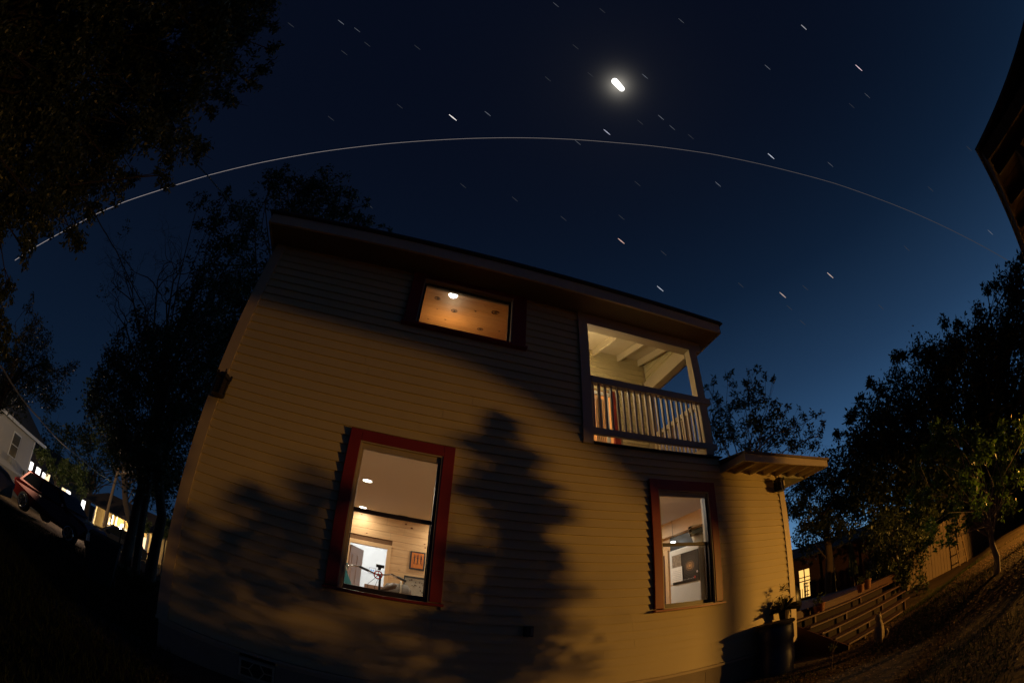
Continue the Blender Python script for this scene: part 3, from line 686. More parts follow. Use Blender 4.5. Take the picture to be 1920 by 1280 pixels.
pn = empty('lamp_reflection', (0, 0, 0), 'small glowing box standing in for a lamp reflection in the dark kitchen window', 'lamp')
pl = atY(1262, 1016, 8.0); MB().box(pl.x-.045, pl.x+.045, pl.y-.03, pl.y+.03, pl.z-.02, pl.z+.02).build('tube', emit('fluorescent', (.9, .95, 1), 9), pn)  # glowing box drawn for the reflection of a lamp in the dark window
B('stem', DARK, pn, pl.x-.003, pl.x+.003, pl.y-.003, pl.y+.003, pl.z+.03, 2.14)

# ------------------------------------------------------------ upper room: pine board ceiling with knots, round ceiling lamp
ur = empty('upper_room'); ur.parent = house
def uz(y): return 4.60+(y-5.13)*.25
for i in range(9):
    y0 = 5.135+i*.26; y1 = y0+.256
    MB().prism([(y0, uz(y0)), (y1, uz(y1)), (y1, uz(y1)+.02), (y0, uz(y0)+.02)], -2.2, 2.44).build('ceiling_plank', PINEC, ur)
B('upper_wall', PINEC, ur, -2.2, 2.44, 7.45, 7.5, 2.4, 5.2); B('upper_wall', PINEC, ur, 2.40, 2.445, 5.13, 7.45, 2.4, 5.2); B('upper_wall', PINEC, ur, -2.3, -2.2, 5.13, 7.45, 2.4, 5.2)
B('upper_floor', MATS['oak_floor'], ur, -2.3, 2.44, 5.13, 7.45, 2.34, 2.4)
MB().prism([(5.13, 4.63), (7.5, 5.24), (7.5, 5.30), (5.13, 4.69)], -2.3, 2.45).build('upper_deck', DARK, ur)
def onceil(px, py):
    v = ray(px, py)      # z = 4.60+(y-5.13)*.25
    t = (4.60-5.13*.25)/(v.z-.25*v.y); return v*t
for (x, y, r_) in ((515, 505, .045), (715, 655, .050), (1205, 675, .056), (1025, 875, .050), (635, 560, .012), (805, 565, .013), (510, 632, .014), (970, 660, .02), (400, 750, .017), (610, 760, .017), (868, 768, .012), (1255, 900, .018), (1085, 598, .012), (1350, 765, .012)):
    p = onceil(740+x/6.4, 480+y/6.4)-Vector((0, 0, .003)); Mk = Matrix.Translation(p) @ Matrix.Rotation(math.atan(.25), 4, 'X')
    a = MB().lathe([(r_*.42, -.002), (r_*.38, 0)], (r_*.1, 0, 0), 12, Mk).build('knot', mat('black_knot', (.008, .005, .004), .4), ur)
    if r_ > .02: MB().torus(p, r_, r_*.12, Matrix.Rotation(math.atan(.25), 3, 'X'), 20, 6).build('knot_ring', mat('ring_dark', (.05, .02, .015), .4), ur)
    elif r_ > .013: MB().torus(p, r_*.9, r_*.12, Matrix.Rotation(math.atan(.25), 3, 'X'), 14, 5).build('knot_ring', MATS['ring_dark'], ur)
p = onceil(850, 553); t = MB().lathe([(.075, 0), (.06, -.02)], tuple(p), 20).build('ceiling_lamp', emit('white_ceiling_lamp', (1, .95, .88), 5), ur)
light('upper_room_light', (p.x+.1, p.y+1.0, p.z-.25), 14, (1, .72, .42), .06, ur)

#@@PART2@@
# ------------------------------------------------------------ trees
def inpoly(x, y, P):
    c = False; j = len(P)-1
    for i in range(len(P)):
        if (P[i][1] > y) != (P[j][1] > y) and x < (P[j][0]-P[i][0])*(y-P[i][1])/(P[j][1]-P[i][1])+P[i][0]: c = not c
        j = i
    return c
def fill(P, step, d, dj=.12, inset=0, keep=1.0):
    xs = [p[0] for p in P]; ys = [p[1] for p in P]; out_ = []
    y = min(ys)
    while y < max(ys):
        x = min(xs)+random.uniform(0, step)
        while x < max(xs):
            px = x+random.uniform(-.3, .3)*step; py = y+random.uniform(-.3, .3)*step
            if inpoly(px, py, P) and random.random() < keep:
                dd = d*(1+random.uniform(-dj, dj)); out_.append((at(px, py, dd), step*.85*dd/F_PX*random.uniform(.85, 1.25)))
            x += step
        y += step*.85
    return out_
def leafcloud(clumps, n, Ls, twig=14, asp=.42, droop=.3, spread=.16, flat=1.0):
    C_ = []; 
    rmed = sorted(r for c, r in clumps)[len(clumps)*2//3]
    for c, r in clumps:
        q_ = min(1.4, max(.10, (r/rmed)**2)); k = max(3, int(twig*random.uniform(.7, 1.3)*q_**.6))
        v = rng.normal(size=(k, 3)); v /= np.linalg.norm(v, axis=1)[:, None]; t = np.array(c)+v*(r*rng.uniform(.15, 1.15, (k, 1))**.75)*np.array([1, 1, flat])
        m = max(2, int(n*q_)//k)
        p = np.repeat(t, m, 0)+rng.normal(0, r*spread, (k*m, 3)); C_.append(p)
    P = np.concatenate(C_); K = len(P)
    d = rng.normal(size=(K, 3)); d[:, 2] -= droop; d /= np.linalg.norm(d, axis=1)[:, None]
    s = np.cross(d, rng.normal(size=(K, 3))); s /= np.linalg.norm(s, axis=1)[:, None]
    l = (Ls*rng.uniform(.6, 1.35, K))[:, None]; b = s*l*asp*.5
    V = np.stack([P, P+d*l*.45+b, P+d*l, P+d*l*.45-b], 1).reshape(-1, 3); i = np.arange(K)[:, None]*4
    return V, i+np.array([[0, 1, 2, 3]])
def limbs(mb, base, top, r0, clumps, sub=None, n=6, kink=.12):
    base = Vector(base); top = Vector(top)
    pts = [base+(top-base)*t+Vector((random.uniform(-1, 1), random.uniform(-1, 1), 0))*.04*(top-base).length*(0 < t < 1) for t in (0, .25, .5, .75, 1)]
    mb.tube([pts[0]-Vector((0, 0, .25))]+pts, [r0*1.5, r0*1.2, r0, r0*.9, r0*.78, r0*.6], 10)
    for c, r in clumps:
        t = random.uniform(.45, 1); a = base+(top-base)*t; c = Vector(c); l = (c-a).length
        if l < .05: continue
        m1 = a.lerp(c, .35)+Vector((random.uniform(-1, 1), random.uniform(-1, 1), random.uniform(0, 1)))*l*kink; m2 = a.lerp(c, .7)+Vector((random.uniform(-1, 1), random.uniform(-1, 1), random.uniform(-.3, 1)))*l*kink
        rr = r0*random.uniform(.12, .24); mb.tube([a, m1, m2, c], [rr, rr*.7, rr*.45, rr*.2], n, False)
        for _ in range(sub or 0):
            e = c+Vector((random.gauss(0, 1), random.gauss(0, 1), random.gauss(.2, 1)))*r*.7; q = c.lerp(e, .5)+Vector((random.gauss(0, 1), random.gauss(0, 1), random.gauss(0, 1)))*r*.12
            mb.tube([m2.lerp(c, random.uniform(.3, 1)), q, e], [rr*.25, rr*.15, rr*.05], 4, False)
def tree(name, label, clumps, base, top, r0, lm, n, Ls, cat='tree', group=None, sub=0, bark=BARK, shape=None, **kw):
    t = empty(name, tuple(base), label, cat, group); off = Vector(base)
    V, F = leafcloud([(c-off, r) for c, r in clumps], n, Ls, **kw)
    if shape: V = shape(V, off)
    npmesh('crown', V, F, lm, t)
    m = MB(); limbs(m, (0, 0, 0), Vector(top)-off, r0, [(c-off, r) for c, r in clumps], sub); m.build('trunk', bark, t, smooth=True)
    return t
LF1 = leafmat('dark_oak_leaf', (.03, .045, .014), (.06, .08, .028)); LF2 = leafmat('elm_leaf', (.04, .06, .018), (.075, .10, .03)); LF3 = leafmat('citrus_leaf', (.06, .13, .015), (.17, .30, .035), 3); [n for n in LF3.node_tree.nodes if n.type == 'MIX_SHADER'][0].inputs[0].default_value = .5; LF4 = leafmat('bright_shrub_leaf', (.06, .10, .02), (.12, .16, .04))
def gb(x, y): return Vector((x, y, gzf(x, y)))
def gh(az, h): x = h*math.sin(R(az)); y = h*math.cos(R(az)); return gb(x, y)
# foreground canopy hanging in from the left
P1 = [(-260, -260), (470, -260), (485, 0), (480, 70), (440, 100), (415, 165), (370, 190), (345, 255), (300, 275), (215, 290), (190, 320), (150, 370), (100, 410), (30, 420), (0, 480), (-20, 600), (-120, 640), (-260, 500)]
c1 = fill(P1, 46, 7.6, .14)
for (x, y) in ((320, 300), (312, 328), (225, 330), (215, 365), (175, 400), (140, 430), (142, 455), (60, 440), (45, 470), (15, 540), (8, 600), (15, 640), (500, 40), (512, 95), (495, 130), (468, 158), (400, 205), (432, 190), (372, 272), (380, 285), (90, 425), (255, 330), (455, 60), (500, 10), (350, 265)):
    dd = 7.4*random.uniform(.92, 1.1); c1.append((at(x, y, dd), 19*dd/F_PX*random.uniform(.8, 1.2)))
tree('pecan_tree', 'dark overhanging tree whose leafy boughs fill the upper left of the sky', c1, gb(-8.2, -.8), Vector((-7.6, .2, 4.6)), .2, LF1, 1150, .085, sub=1, twig=22, spread=.2, droop=.9, bark=mat('dark_bark', (.022, .017, .013), .95, var=.3))
# tall tree left of and behind the house
P2 = [(200, 690), (250, 650), (330, 640), (370, 580), (350, 500), (375, 400), (420, 375), (460, 400), (500, 430), (520, 500), (500, 600), (430, 720), (370, 850), (335, 960), (290, 930), (250, 880), (205, 800), (180, 745)]
c2 = fill(P2, 48, 14.5, .12)
for (x, y, s) in ((372, 378, 22), (425, 362, 20), (440, 390, 24), (395, 420, 26), (330, 560, 24), (345, 600, 26), (178, 745, 16), (172, 770, 14), (160, 800, 12), (215, 665, 18), (300, 690, 26), (200, 705, 20), (470, 440, 30), (262, 905, 16)):
    dd = 14.2*random.uniform(.93, 1.08); c2.append((at(x, y, dd), s*dd/F_PX))
tree('elm_tree', 'tall tree with a forked trunk standing past the left corner of the house', c2, gh(-27.6, 14.6), at(360, 560, 14.6), .17, LF2, 620, .12, sub=3, twig=18, spread=.14)
P3 = [(500, 380), (500, 345), (525, 325), (560, 340), (600, 345), (640, 360), (680, 395), (690, 430), (640, 440), (560, 420), (500, 440)]
c3 = fill(P3, 34, 14.5, .06)
for (x, y, s) in ((527, 322, 17), (545, 335, 15), (505, 345, 16), (578, 345, 15), (610, 350, 18), (655, 368, 16), (685, 385, 12), (672, 405, 16), (715, 425, 8), (732, 434, 6)): c3.append((at(x, y, 14.3), s*14.3/F_PX))
tree('elm_tree', 'tree behind the house whose top shows above the left half of the eave', c3, gb(-3.4, 12.2+.6), at(560, 420, 14.6), .2, LF2, 360, .12, sub=3, twig=16, spread=.15)
tree('elm_tree', 'dense black tree filling the gap between the bare tree and the house', fill([(200, 640), (260, 620), (340, 600), (420, 540), (500, 520), (480, 640), (420, 780), (350, 960), (300, 930), (250, 890), (200, 810), (175, 745)], 44, 19, .08), gh(-31, 19.5), at(330, 760, 19), .22, LF1, 620, .17, sub=0, spread=.22)
# bare, curling tree between them
bt = empty('bare_tree', tuple(gh(-29.4, 16.2)), 'nearly bare tree with curling twigs against the evening sky at left', 'tree'); off = Vector(bt.location)
m = MB(); 
def grow(p, d, l, r, dep):
    pts = [p]; q = Vector(p); d = Vector(d)
    for k in range(5):
        d = (d+Vector((random.gauss(0, .34), random.gauss(0, .34), random.gauss(.0, .34)))).normalized(); q = q+d*l/5; pts.append(Vector(q))
    m.tube(pts, [r*(1-.11*k) for k in range(6)], 5 if dep < 2 else 4, False)
    if dep < 4:
        for k in range(random.choice((2, 3, 3))):
            i = random.randint(2, 5); nd = (d+Vector((random.gauss(0, .55), random.gauss(0, .55), random.gauss(.15, .4)))).normalized(); grow(pts[i], nd, l*random.uniform(.55, .8), r*.5, dep+1)
tp = at(300, 700, 16)-off
m.tube([Vector((0, 0, -.3)), tp*.4+Vector((.3, 0, .4)), tp*.75+Vector((.1, 0, .2)), tp], [.16, .12, .09, .07], 8)
for (x, y) in ((198, 560), (232, 470), (300, 440), (345, 430), (262, 560)):
    e = at(x, y, 16*random.uniform(.94, 1.06))-off; s_ = tp*random.uniform(.85, 1); mid = s_.lerp(e, .5)+Vector((random.uniform(-.4, .4), 0, random.uniform(-.1, .5)))
    q1 = s_.lerp(e, .62)+Vector((0, 0, .15)); m.tube([s_, s_.lerp(mid, .6), q1], [.06, .04, .03], 5, False)
    for _ in range(4): grow(q1, (e-s_).normalized()+Vector((random.gauss(0, .4), random.gauss(0, .3), random.gauss(0, .3))), (e-q1).length*.8, .024, 1)
m.build('trunk', BARK, bt)
V, F = leafcloud([(at(x, y, 16)-off, .32) for (x, y) in ((243, 520), (215, 540), (195, 548), (235, 480), (300, 590), (330, 500), (240, 430))], 50, .1, twig=8); npmesh('crown', V, F, LF2, bt)
# left edge and street trees
tree('street_tree', 'feathery tree at the left edge above the white house', fill([(-80, 640), (0, 640), (40, 620), (58, 585), (75, 620), (110, 660), (135, 690), (128, 730), (100, 770), (40, 760), (-80, 780)], 26, 15, .08)+[(at(58, 575, 15), .21), (at(60, 555, 15), .12), (at(48, 580, 15), .15), (at(140, 680, 15), .18)], gh(-54, 15), at(40, 690, 15), .12, LF2, 300, .10, sub=3, twig=16, spread=.2)
tree('street_tree', 'dark rounded tree beyond the street right of the white house', fill([(90, 790), (130, 800), (180, 800), (240, 820), (280, 850), (280, 930), (230, 900), (170, 900), (120, 850), (85, 830)], 26, 52, .06), gh(-37, 54), at(180, 880, 53), .3, LF1, 260, .38, sub=2)
tree('street_tree', 'black tree mass over the porch house roof at far left', fill([(165, 700), (230, 800), (300, 820), (320, 900), (290, 920), (250, 870), (200, 830), (150, 760)], 30, 34, .06), gh(-30.5, 36), at(240, 840, 34), .3, LF1, 320, .24, sub=2)
tree('street_tree', 'low leafy street tree lit yellow green beside the white house', fill([(62, 838), (90, 850), (125, 862), (155, 880), (160, 905), (150, 925), (125, 905), (100, 880), (70, 862)], 17, 33, .05)+[(at(160, 920, 33), .3), (at(158, 895, 33), .35)], gh(-41.5, 33), at(110, 880, 33), .15, LF4, 330, .16, sub=1, droop=1.2)
tree('garden_shrub', 'green shrub between the tree trunk and the house corner at left', fill([(308, 965), (322, 968), (318, 1008), (302, 1010)], 11, 22, .03), gh(-26.4, 22), at(312, 1000, 22), .05, LF4, 170, .12, cat='shrub')
tree('garden_shrub', 'rounded shrub in front of the lit porch left of the trunk', fill([(245, 968), (280, 970), (284, 1000), (262, 996), (248, 985)], 13, 30, .03), gh(-29.2, 30), at(265, 990, 30), .05, LF4, 170, .16, cat='shrub')
# right hand trees
P8 = [(1330, 745), (1365, 735), (1395, 715), (1425, 715), (1440, 750), (1455, 790), (1500, 800), (1515, 830), (1475, 860), (1440, 850), (1400, 860), (1340, 840)]
c8 = fill(P8, 34, 12.5, .08, keep=.8)
for (x, y, s) in ((1365, 703, 12), (1340, 715, 10), (1325, 725, 9), (1412, 697, 14), (1400, 720, 12), (1435, 703, 10), (1452, 708, 7), (1478, 765, 9), (1503, 772, 12), (1515, 785, 14), (1536, 775, 10), (1542, 790, 8), (1485, 790, 14), (1450, 760, 12), (1350, 745, 16), (1540, 815, 10), (1528, 830, 12)): c8.append((at(x, y, 12.4), s*12.4/F_PX))
tree('pear_tree', 'airy tree with thin upright branches rising behind the low side roof', c8, gb(9.9, 9.4), at(1395, 850, 12.6), .10, LF2, 300, .105, sub=5, twig=12, spread=.14)
P9b = [(1475, 905), (1520, 885), (1570, 850), (1600, 900), (1640, 975), (1570, 1005), (1500, 1020), (1480, 950)]
tree('live_oak', 'broken dark foliage showing blue sky gaps right of the low side roof', fill(P9b, 32, 20, .1), gh(57, 21), at(1540, 960, 20), .2, LF1, 760, .17, sub=3, spread=.22)
P9 = [(1575, 850), (1610, 800), (1650, 770), (1700, 700), (1730, 700), (1775, 640), (1810, 650), (1840, 590), (1870, 575), (1900, 530), (1950, 500), (2080, 520), (2080, 900), (1900, 960), (1700, 985), (1640, 975), (1590, 930)]
c9 = fill(P9, 44, 20, .1)
for (x, y, s) in ((1690, 668, 9), (1678, 672, 12), (1718, 662, 9), (1768, 603, 12), (1795, 605, 9), (1850, 540, 10), (1868, 540, 12), (1635, 720, 9), (1615, 752, 12), (1600, 780, 10), (1590, 790, 8), (1650, 735, 12), (1905, 505, 12), (1915, 485, 8), (1575, 815, 10), (1830, 575, 14), (1740, 660, 14)): c9.append((at(x, y, 20), s*20/F_PX))
tree('live_oak', 'great black oak mass climbing the right edge of the sky', c9, gh(80, 21.5), at(1800, 880, 21), .45, LF1, 1500, .19, sub=1, twig=30, spread=.24)
# citrus tree in the yard, lit by the neighbour's lamp
cc = []
for (x, y, h, s) in ((1748, 803, 7.4, 11), (1758, 795, 7.4, 12), (1770, 800, 7.4, 13), (1785, 797, 7.4, 10), (1775, 812, 7.4, 16), (1752, 818, 7.4, 14), (1765, 822, 7.9, 28), (1800, 815, 7.6, 26), (1838, 822, 7.6, 30), (1880, 815, 7.5, 30), (1920, 815, 7.3, 34), (1960, 820, 7.2, 34), (1740, 850, 7.9, 26), (1790, 855, 7.5, 34), (1840, 860, 7.2, 36), (1890, 860, 7.1, 36), (1940, 860, 7.0, 40), (1725, 885, 7.8, 24), (1770, 895, 7.3, 32), (1820, 905, 7.0, 36), (1875, 905, 6.9, 34), (1925, 900, 6.9, 40), (1712, 925, 7.7, 20), (1745, 935, 7.3, 28), (1790, 945, 7.1, 32), (1840, 945, 6.9, 28), (1890, 945, 6.9, 26), (1940, 950, 6.9, 36), (1715, 960, 7.5, 16), (1750, 980, 7.3, 24), (1785, 990, 7.2, 22), (1815, 975, 7.0, 20), (1740, 1015, 7.3, 14), (1760, 1025, 7.3, 12), (1780, 1015, 7.2, 12), (1762, 802, 7.9, 12), (1875, 795, 7.5, 13), (1910, 795, 7.4, 12), (1830, 802, 7.6, 12)):
    if x > 1930 and y > 830: continue
    best = h; v = ray(x, y); hx, hy = v.x/math.hypot(v.x, v.y), v.y/math.hypot(v.x, v.y); te = v.z/math.hypot(v.x, v.y); r1 = random.random(); r2 = random.random(); cand = []
    for hh in np.arange(5.6, 10.2, .05):
        s_ = 6.6/(hy*hh+1.6); zw = .55+(te*hh-.55)*s_; xw = 12.4+(hx*hh-12.4)*s_
        wdt = max(.08, .52-.17*max(0, zw)); goal = 1.3+(r2-.5)*2*wdt
        if zw < 1.15 and r1 < .42: goal = -1.4+(r2-.5)*1.8
        cand.append((abs(xw-goal)+(3 if zw > 3.2 else 0), hh))
    h = min(cand)[1]; cc.append((atH(x, y, h), s*h/F_PX*.72))
LZ = .55
def allowed(X, Z):
    nz = .16*np.sin(7.3*X+2.1*Z)*np.cos(6.1*Z-3.7*X)+.10*np.sin(17*X+3)*np.sin(13*Z+1.7)+.06*np.sin(31*X)*np.cos(27*Z)
    c = np.interp(Z, (-.6, 0, .4, 1, 1.5, 2, 2.5, 3), (1.5, 1.55, 1.6, 1.6, 1.5, 1.25, 1.15, 1.0)); w_ = np.interp(Z, (-.6, 0, .4, 1, 1.5, 2, 2.5, 3.1), (1.3, .85, .55, .34, .38, .16, .10, .03))
    col = (np.abs(X-c-.05) < w_*.56*(1+4.5*nz)) & (np.sin(9*X+5*Z)*np.sin(11*Z-6*X+1) < .55)
    for ex, ez, ea, eb in ((.92, 2.75, .16, .10), (1.28, 2.45, .20, .12), (1.0, 2.1, .30, .10), (1.55, 2.0, .22, .12), (1.75, 1.65, .42, .12), (2.0, 1.35, .22, .16), (1.15, 1.5, .3, .12), (.95, .72, .32, .11), (2.05, .75, .22, .18), (2.2, .35, .2, .14), (1.9, -.05, .5, .16), (2.75, -.30, .28, .10), (2.35, -.5, .5, .2), (.7, -.2, .4, .16), (3.05, .0, .10, .08)):
        col |= ((X-ex)/(ea*.8))**2+((Z-ez)/(eb*.9))**2+2.6*nz < 1
    lm_ = (X > -2.5+nz) & (X < -.42+nz) & (Z < np.interp(X, (-2.5, -1.6, -.9, -.4), (.30, .80, 1.3, 1.3))+2.2*nz) & (np.sin(5.3*X+4*Z+1)*np.sin(6.1*Z-4.4*X) < .48)
    return col | lm_ | ((Z < -.35+2*nz) & (X < 2.6))
def crown_shape(V, off):
    C_ = V.reshape(-1, 4, 3).mean(1)+np.array(off); K = len(C_); best = np.full(K, 9.0); bk = np.ones(K)
    for k in np.linspace(.80, 1.24, 45):
        P = C_*k; s_ = 6.6/np.maximum(.3, P[:, 1]+1.6); X = 12.4+(P[:, 0]-12.4)*s_; Z = LZ+(P[:, 2]-LZ)*s_
        ok = allowed(X, Z) | (X < -2.7); d = np.where(ok, abs(k-1)+rng.uniform(0, .05, K), 9.0); u = d < best; best[u] = d[u]; bk[u] = k
    bk = bk*(1+rng.normal(0, .004, K)); keep = (best < 5) | (rng.random(K) < .05)
    D = C_*(bk-1)[:, None]; W = V.reshape(-1, 4, 3)+D[:, None]; W[~keep] = W[~keep][:, :1]*1.0 if False else W[~keep]
    W[~keep] = np.array(W[~keep]).mean(1, keepdims=True)
    return W.reshape(-1, 3)
ct = tree('lemon_tree', 'small citrus tree with glossy leaves lit gold, leaning trunk, in the right side yard', cc, gh(79.3, 7.6), atH(1850, 960, 7.4), .055, LF3, 230, .085, sub=2, twig=14, spread=.2, asp=.36, bark=mat('pale_bark', (.30, .24, .17), .8, var=.3), shape=crown_shape)
tr_ = MB(); b0 = gh(79.3, 7.6)-gh(79.3, 7.6)

# ------------------------------------------------------------ neighbour's porch, added light blockers and lamp beyond the right edge of the picture
LP = Vector((12.4, -1.6, .55))
def occ(X, Z, Yp): f = (Yp-LP.y)/(5-LP.y); return (LP.x+(X-LP.x)*f, Yp, LP.z+(Z-LP.z)*f)
WOOD = mat('weathered_timber', (.17, .11, .06), .8, var=.3, scale=6, bump=.4, stretch=(1, 1, 6))
ar = empty('shade_screen', (10.9, -.3, gzf(10.9, -.3)), 'unseen timber screen added to shade the upper wall outside the right edge', 'shade screen'); ol = Vector(ar.location)
edge = [occ(x, z, -.3) for x, z in ((-3.2, 3.46), (-.95, 3.30), (.3, 3.22), (.9, 3.08), (1.44, 2.88), (2.13, 2.53), (2.9, 2.03), (3.4, 1.62), (3.9, 1.30), (4.74, 1.05))]
top = [occ(4.74, 7.0, -.3), occ(-3.2, 7.0, -.3)]
pf = [(p[0]-ol.x, p[2]-ol.z) for p in edge+top]
MB().prism(pf, -.015, .015, axis='Y').build('shade_panel', WOOD, ar)  # added unseen panel, outline projected back from the shade edge on the wall
px0 = occ(4.74, 0, -.3)[0]-ol.x; px1 = occ(5.02, 0, -.3)[0]-ol.x
B('post', WOOD, ar, px0, px1, -.03, .03, -.2, top[0][2]-ol.z)
B('post', WOOD, ar, edge[0][0]-ol.x-.2, edge[0][0]-ol.x-.12, -.03, .03, -.2, top[0][2]-ol.z)
B('cross_beam', WOOD, ar, edge[0][0]-ol.x-.2, px1+.02, -.04, .04, top[0][2]-ol.z, top[0][2]-ol.z+.08)
pl0 = occ(-3.0, 0, -.3)[0]; pl1 = occ(.15, 0, -.3)[0]; plz = occ(0, -.62, -.3)[2]; gpl = gzf(9.8, -.3)
pbx = empty('shade_blocker', (pl0, -.35, gpl), 'unseen timber trough under the arbour outside the right edge', 'light blocker')
B('blocker', WOOD, pbx, 0, pl1-pl0, -.07, .07, .12-gpl, plz-gpl)  # added unseen box that keeps lamp light off the foot of the wall
for x in (.05, pl1-pl0-.05):
    for y in (-.05, .05): B('leg', WOOD, pbx, x-.015, x+.015, y-.015, y+.015, -.05, .118-gpl)
np_ = empty('neighbour_porch', (0, 0, 0), 'timber roof corner of the neighbouring building jutting in at the upper right', 'building')
zr = 3.03; cxr, cyr = 4.91, -1.0; WOOD0 = WOOD; WOOD = mat('dark_porch_timber', (.05, .032, .018), .85, var=.3, scale=6)
q = MB()
q.poly([(cxr, cyr, zr), (13.4, cyr, zr), (13.4, cyr, zr+.10), (cxr, cyr, zr+.10)]); q = MB().box(cxr, 13.4, cyr-.04, cyr, zr-.02, zr+.14); q.build('fascia', WOOD, np_)
B('fascia', WOOD, np_, cxr, cxr+.04, -6.5, cyr-.04, zr-.02, zr+.14)
for i in range(22):
    x = cxr+.05+i*.385; B('roof_board', WOOD, np_, x, x+.37, -6.5, cyr-.04, zr+.07, zr+.10)
MB().prism([(cyr+.05, zr+.145), (-6.5, zr+.9), (-6.5, zr+.95), (cyr+.05, zr+.18)][::-1], cxr-.06, 13.45).build('roof', SHING, np_)
for i in range(11): x = cxr+.35+i*.78; B('rafter', WOOD, np_, x, x+.045, -6.5, cyr-.05, zr-.06, zr+.068)
B('header_beam', WOOD, np_, cxr+.3, 13.3, cyr-.62, cyr-.5, zr-.24, zr-.062); B('header_beam', WOOD, np_, cxr+.3, 13.3, -6.3, -6.18, zr-.24, zr-.062)
for x, y in ((5.25, -1.56), (12.9, -1.56), (5.25, -6.24), (12.9, -6.24)): B('post', WOOD, np_, x-.06, x+.06, y-.06, y+.06, gzf(x, y)-.1, zr-.24)
B('wall', mat('neighbour_siding', (.10, .09, .07), .8), np_, 13.3, 13.4, -6.5, -.45, -1.1, zr+.1)
WOOD = WOOD0
lt = empty('porch_lamp', tuple(LP), 'lit sodium porch lamp of the neighbouring building just beyond the right edge', 'lamp')
MB().lathe([(.075, 0), (.085, .02), (.02, .09)], (0, 0, .10), 10).build('cap', DARK, lt); B('bracket', DARK, lt, 0, .9, -.012, .012, .15, .18)
SOD = (1, .465, .078)
light('sodium_lamp', (0, 0, 0), 1900, SOD, .06, lt)
MB().lathe([(.34, -.03), (.35, -.02), (.08, .06), (.02, .07)], (0, 0, .10), 20).build('hood', DARK, lt)

# ------------------------------------------------------------ back deck stairs and things on the deck
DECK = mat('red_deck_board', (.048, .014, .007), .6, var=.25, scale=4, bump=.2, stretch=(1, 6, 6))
dk = empty('deck_stairs', (6.7, 4.0, -1.32), 'wide red wooden deck stairs with open risers going up to the back deck', 'stairs'); od = Vector(dk.location)
rows = [(3.99, -1.207), (4.27, -1.07), (4.55, -.923), (4.81, -.765), (5.12, -.605)]
for k, (y, z) in enumerate(rows):
    xe = (9.1, 10.2, 10.6, 10.8, 10.9)[k]
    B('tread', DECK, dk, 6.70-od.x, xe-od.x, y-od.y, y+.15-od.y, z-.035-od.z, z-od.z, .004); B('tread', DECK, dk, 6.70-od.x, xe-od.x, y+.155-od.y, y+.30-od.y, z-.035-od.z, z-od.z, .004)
    B('gap_shade', mat('gap_shade_black', (.012, .005, .004), .9), dk, 6.72-od.x, xe-.05-od.x, y+.24-od.y, y+.26-od.y, z-.20-od.z, z-.037-od.z)  # near-black board added as the shade in the open gap under each tread
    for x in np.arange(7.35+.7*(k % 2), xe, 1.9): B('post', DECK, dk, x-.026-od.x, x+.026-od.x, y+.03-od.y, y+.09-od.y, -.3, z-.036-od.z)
MB().prism([(3.98-od.y, -1.42-od.z), (5.4-od.y, -1.42-od.z), (5.4-od.y, -.55-od.z), (3.98-od.y, -1.24-od.z)], 6.655-od.x, 6.695-od.x).build('stringer', mat('dark_red_side', (.05, .015, .01), .7), dk)
dp = empty('back_deck', (6.7, 5.42, -.49), 'raised wooden deck behind the stairs at the back of the house', 'deck'); od = Vector(dp.location)
for i in range(26):
    y = 5.42+i*.145; B('plank', DECK, dp, 6.60-od.x, 12.5-od.x, y-od.y, y+.138-od.y, -.49-od.z, -.455-od.z)
B('rim_joist', DECK, dp, 6.60-od.x, 12.5-od.x, 5.40-od.y, 5.44-od.y, -.68-od.z, -.492-od.z); 
for x in (6.8, 8.6, 10.4, 12.3): B('post', DECK, dp, x-.05-od.x, x+.05-od.x, .05, .15, -1.0, -.2)
# drum standing at the corner of the house
dr_ = empty('rain_barrel', (5.52, 4.64, gzf(5.52, 4.64)), 'blue plastic drum standing against the right end of the yellow wall', 'barrel')
BLU = mat('blue_plastic', (.018, .035, .10), .4, var=.1)
H_ = -.455-gzf(5.52, 4.64)
MB().lathe([(.27, -.05), (.285, .03), (.275, .08), (.29, .30), (.275, .33), (.275, H_*.62), (.29, H_*.66), (.28, H_*.9), (.25, H_-.02)], (0, 0, 0), 28).build('body', BLU, dr_, smooth=True)
MB().lathe([(.30, H_-.05), (.31, H_-.02), (.30, H_), (.05, H_+.015)], (0, 0, 0), 28).build('lid', mat('black_lid', (.025, .022, .02), .6), dr_, smooth=False)
B('tap', DARK, dr_, .26, .34, -.02, .02, .08, .12)
# potted shrub behind the corner
pp = atY(1481, 1150, 5.35); pt = empty('potted_plant', (6.55, 5.0, -.75), 'feathery potted plant on a stand silhouetted at the right corner of the yellow wall', 'plant')
pt.location = Vector((5.93, 4.80, -.47)); B('plant_stand', DARK, pt, -.10, .10, -.10, .10, gzf(5.93, 4.8)+.47, 0)
MB().lathe([(.07, 0), (.10, .16), (.105, .17), (.09, .17)], (0, 0, 0), 14).build('pot', mat('dark_clay', (.05, .03, .02), .8), pt)
m = MB()
for k in range(110):
    a = random.uniform(0, 2*PI); e = random.uniform(.1, 1.5); l = random.uniform(.12, .34); d = Vector((math.cos(a)*math.cos(e), math.sin(a)*math.cos(e), math.sin(e))); s_ = Vector((-math.sin(a), math.cos(a), 0))*.011
    p0_ = Vector((0, 0, .17)); p1 = p0_+d*l*.6; p2 = p0_+d*l-Vector((0, 0, l*.3*math.cos(e))); i = len(m.v); m.v += [tuple(p0_-s_*.5), tuple(p0_+s_*.5), tuple(p1+s_), tuple(p2), tuple(p1-s_)]; m.f.append((i, i+1, i+2, i+3, i+4))
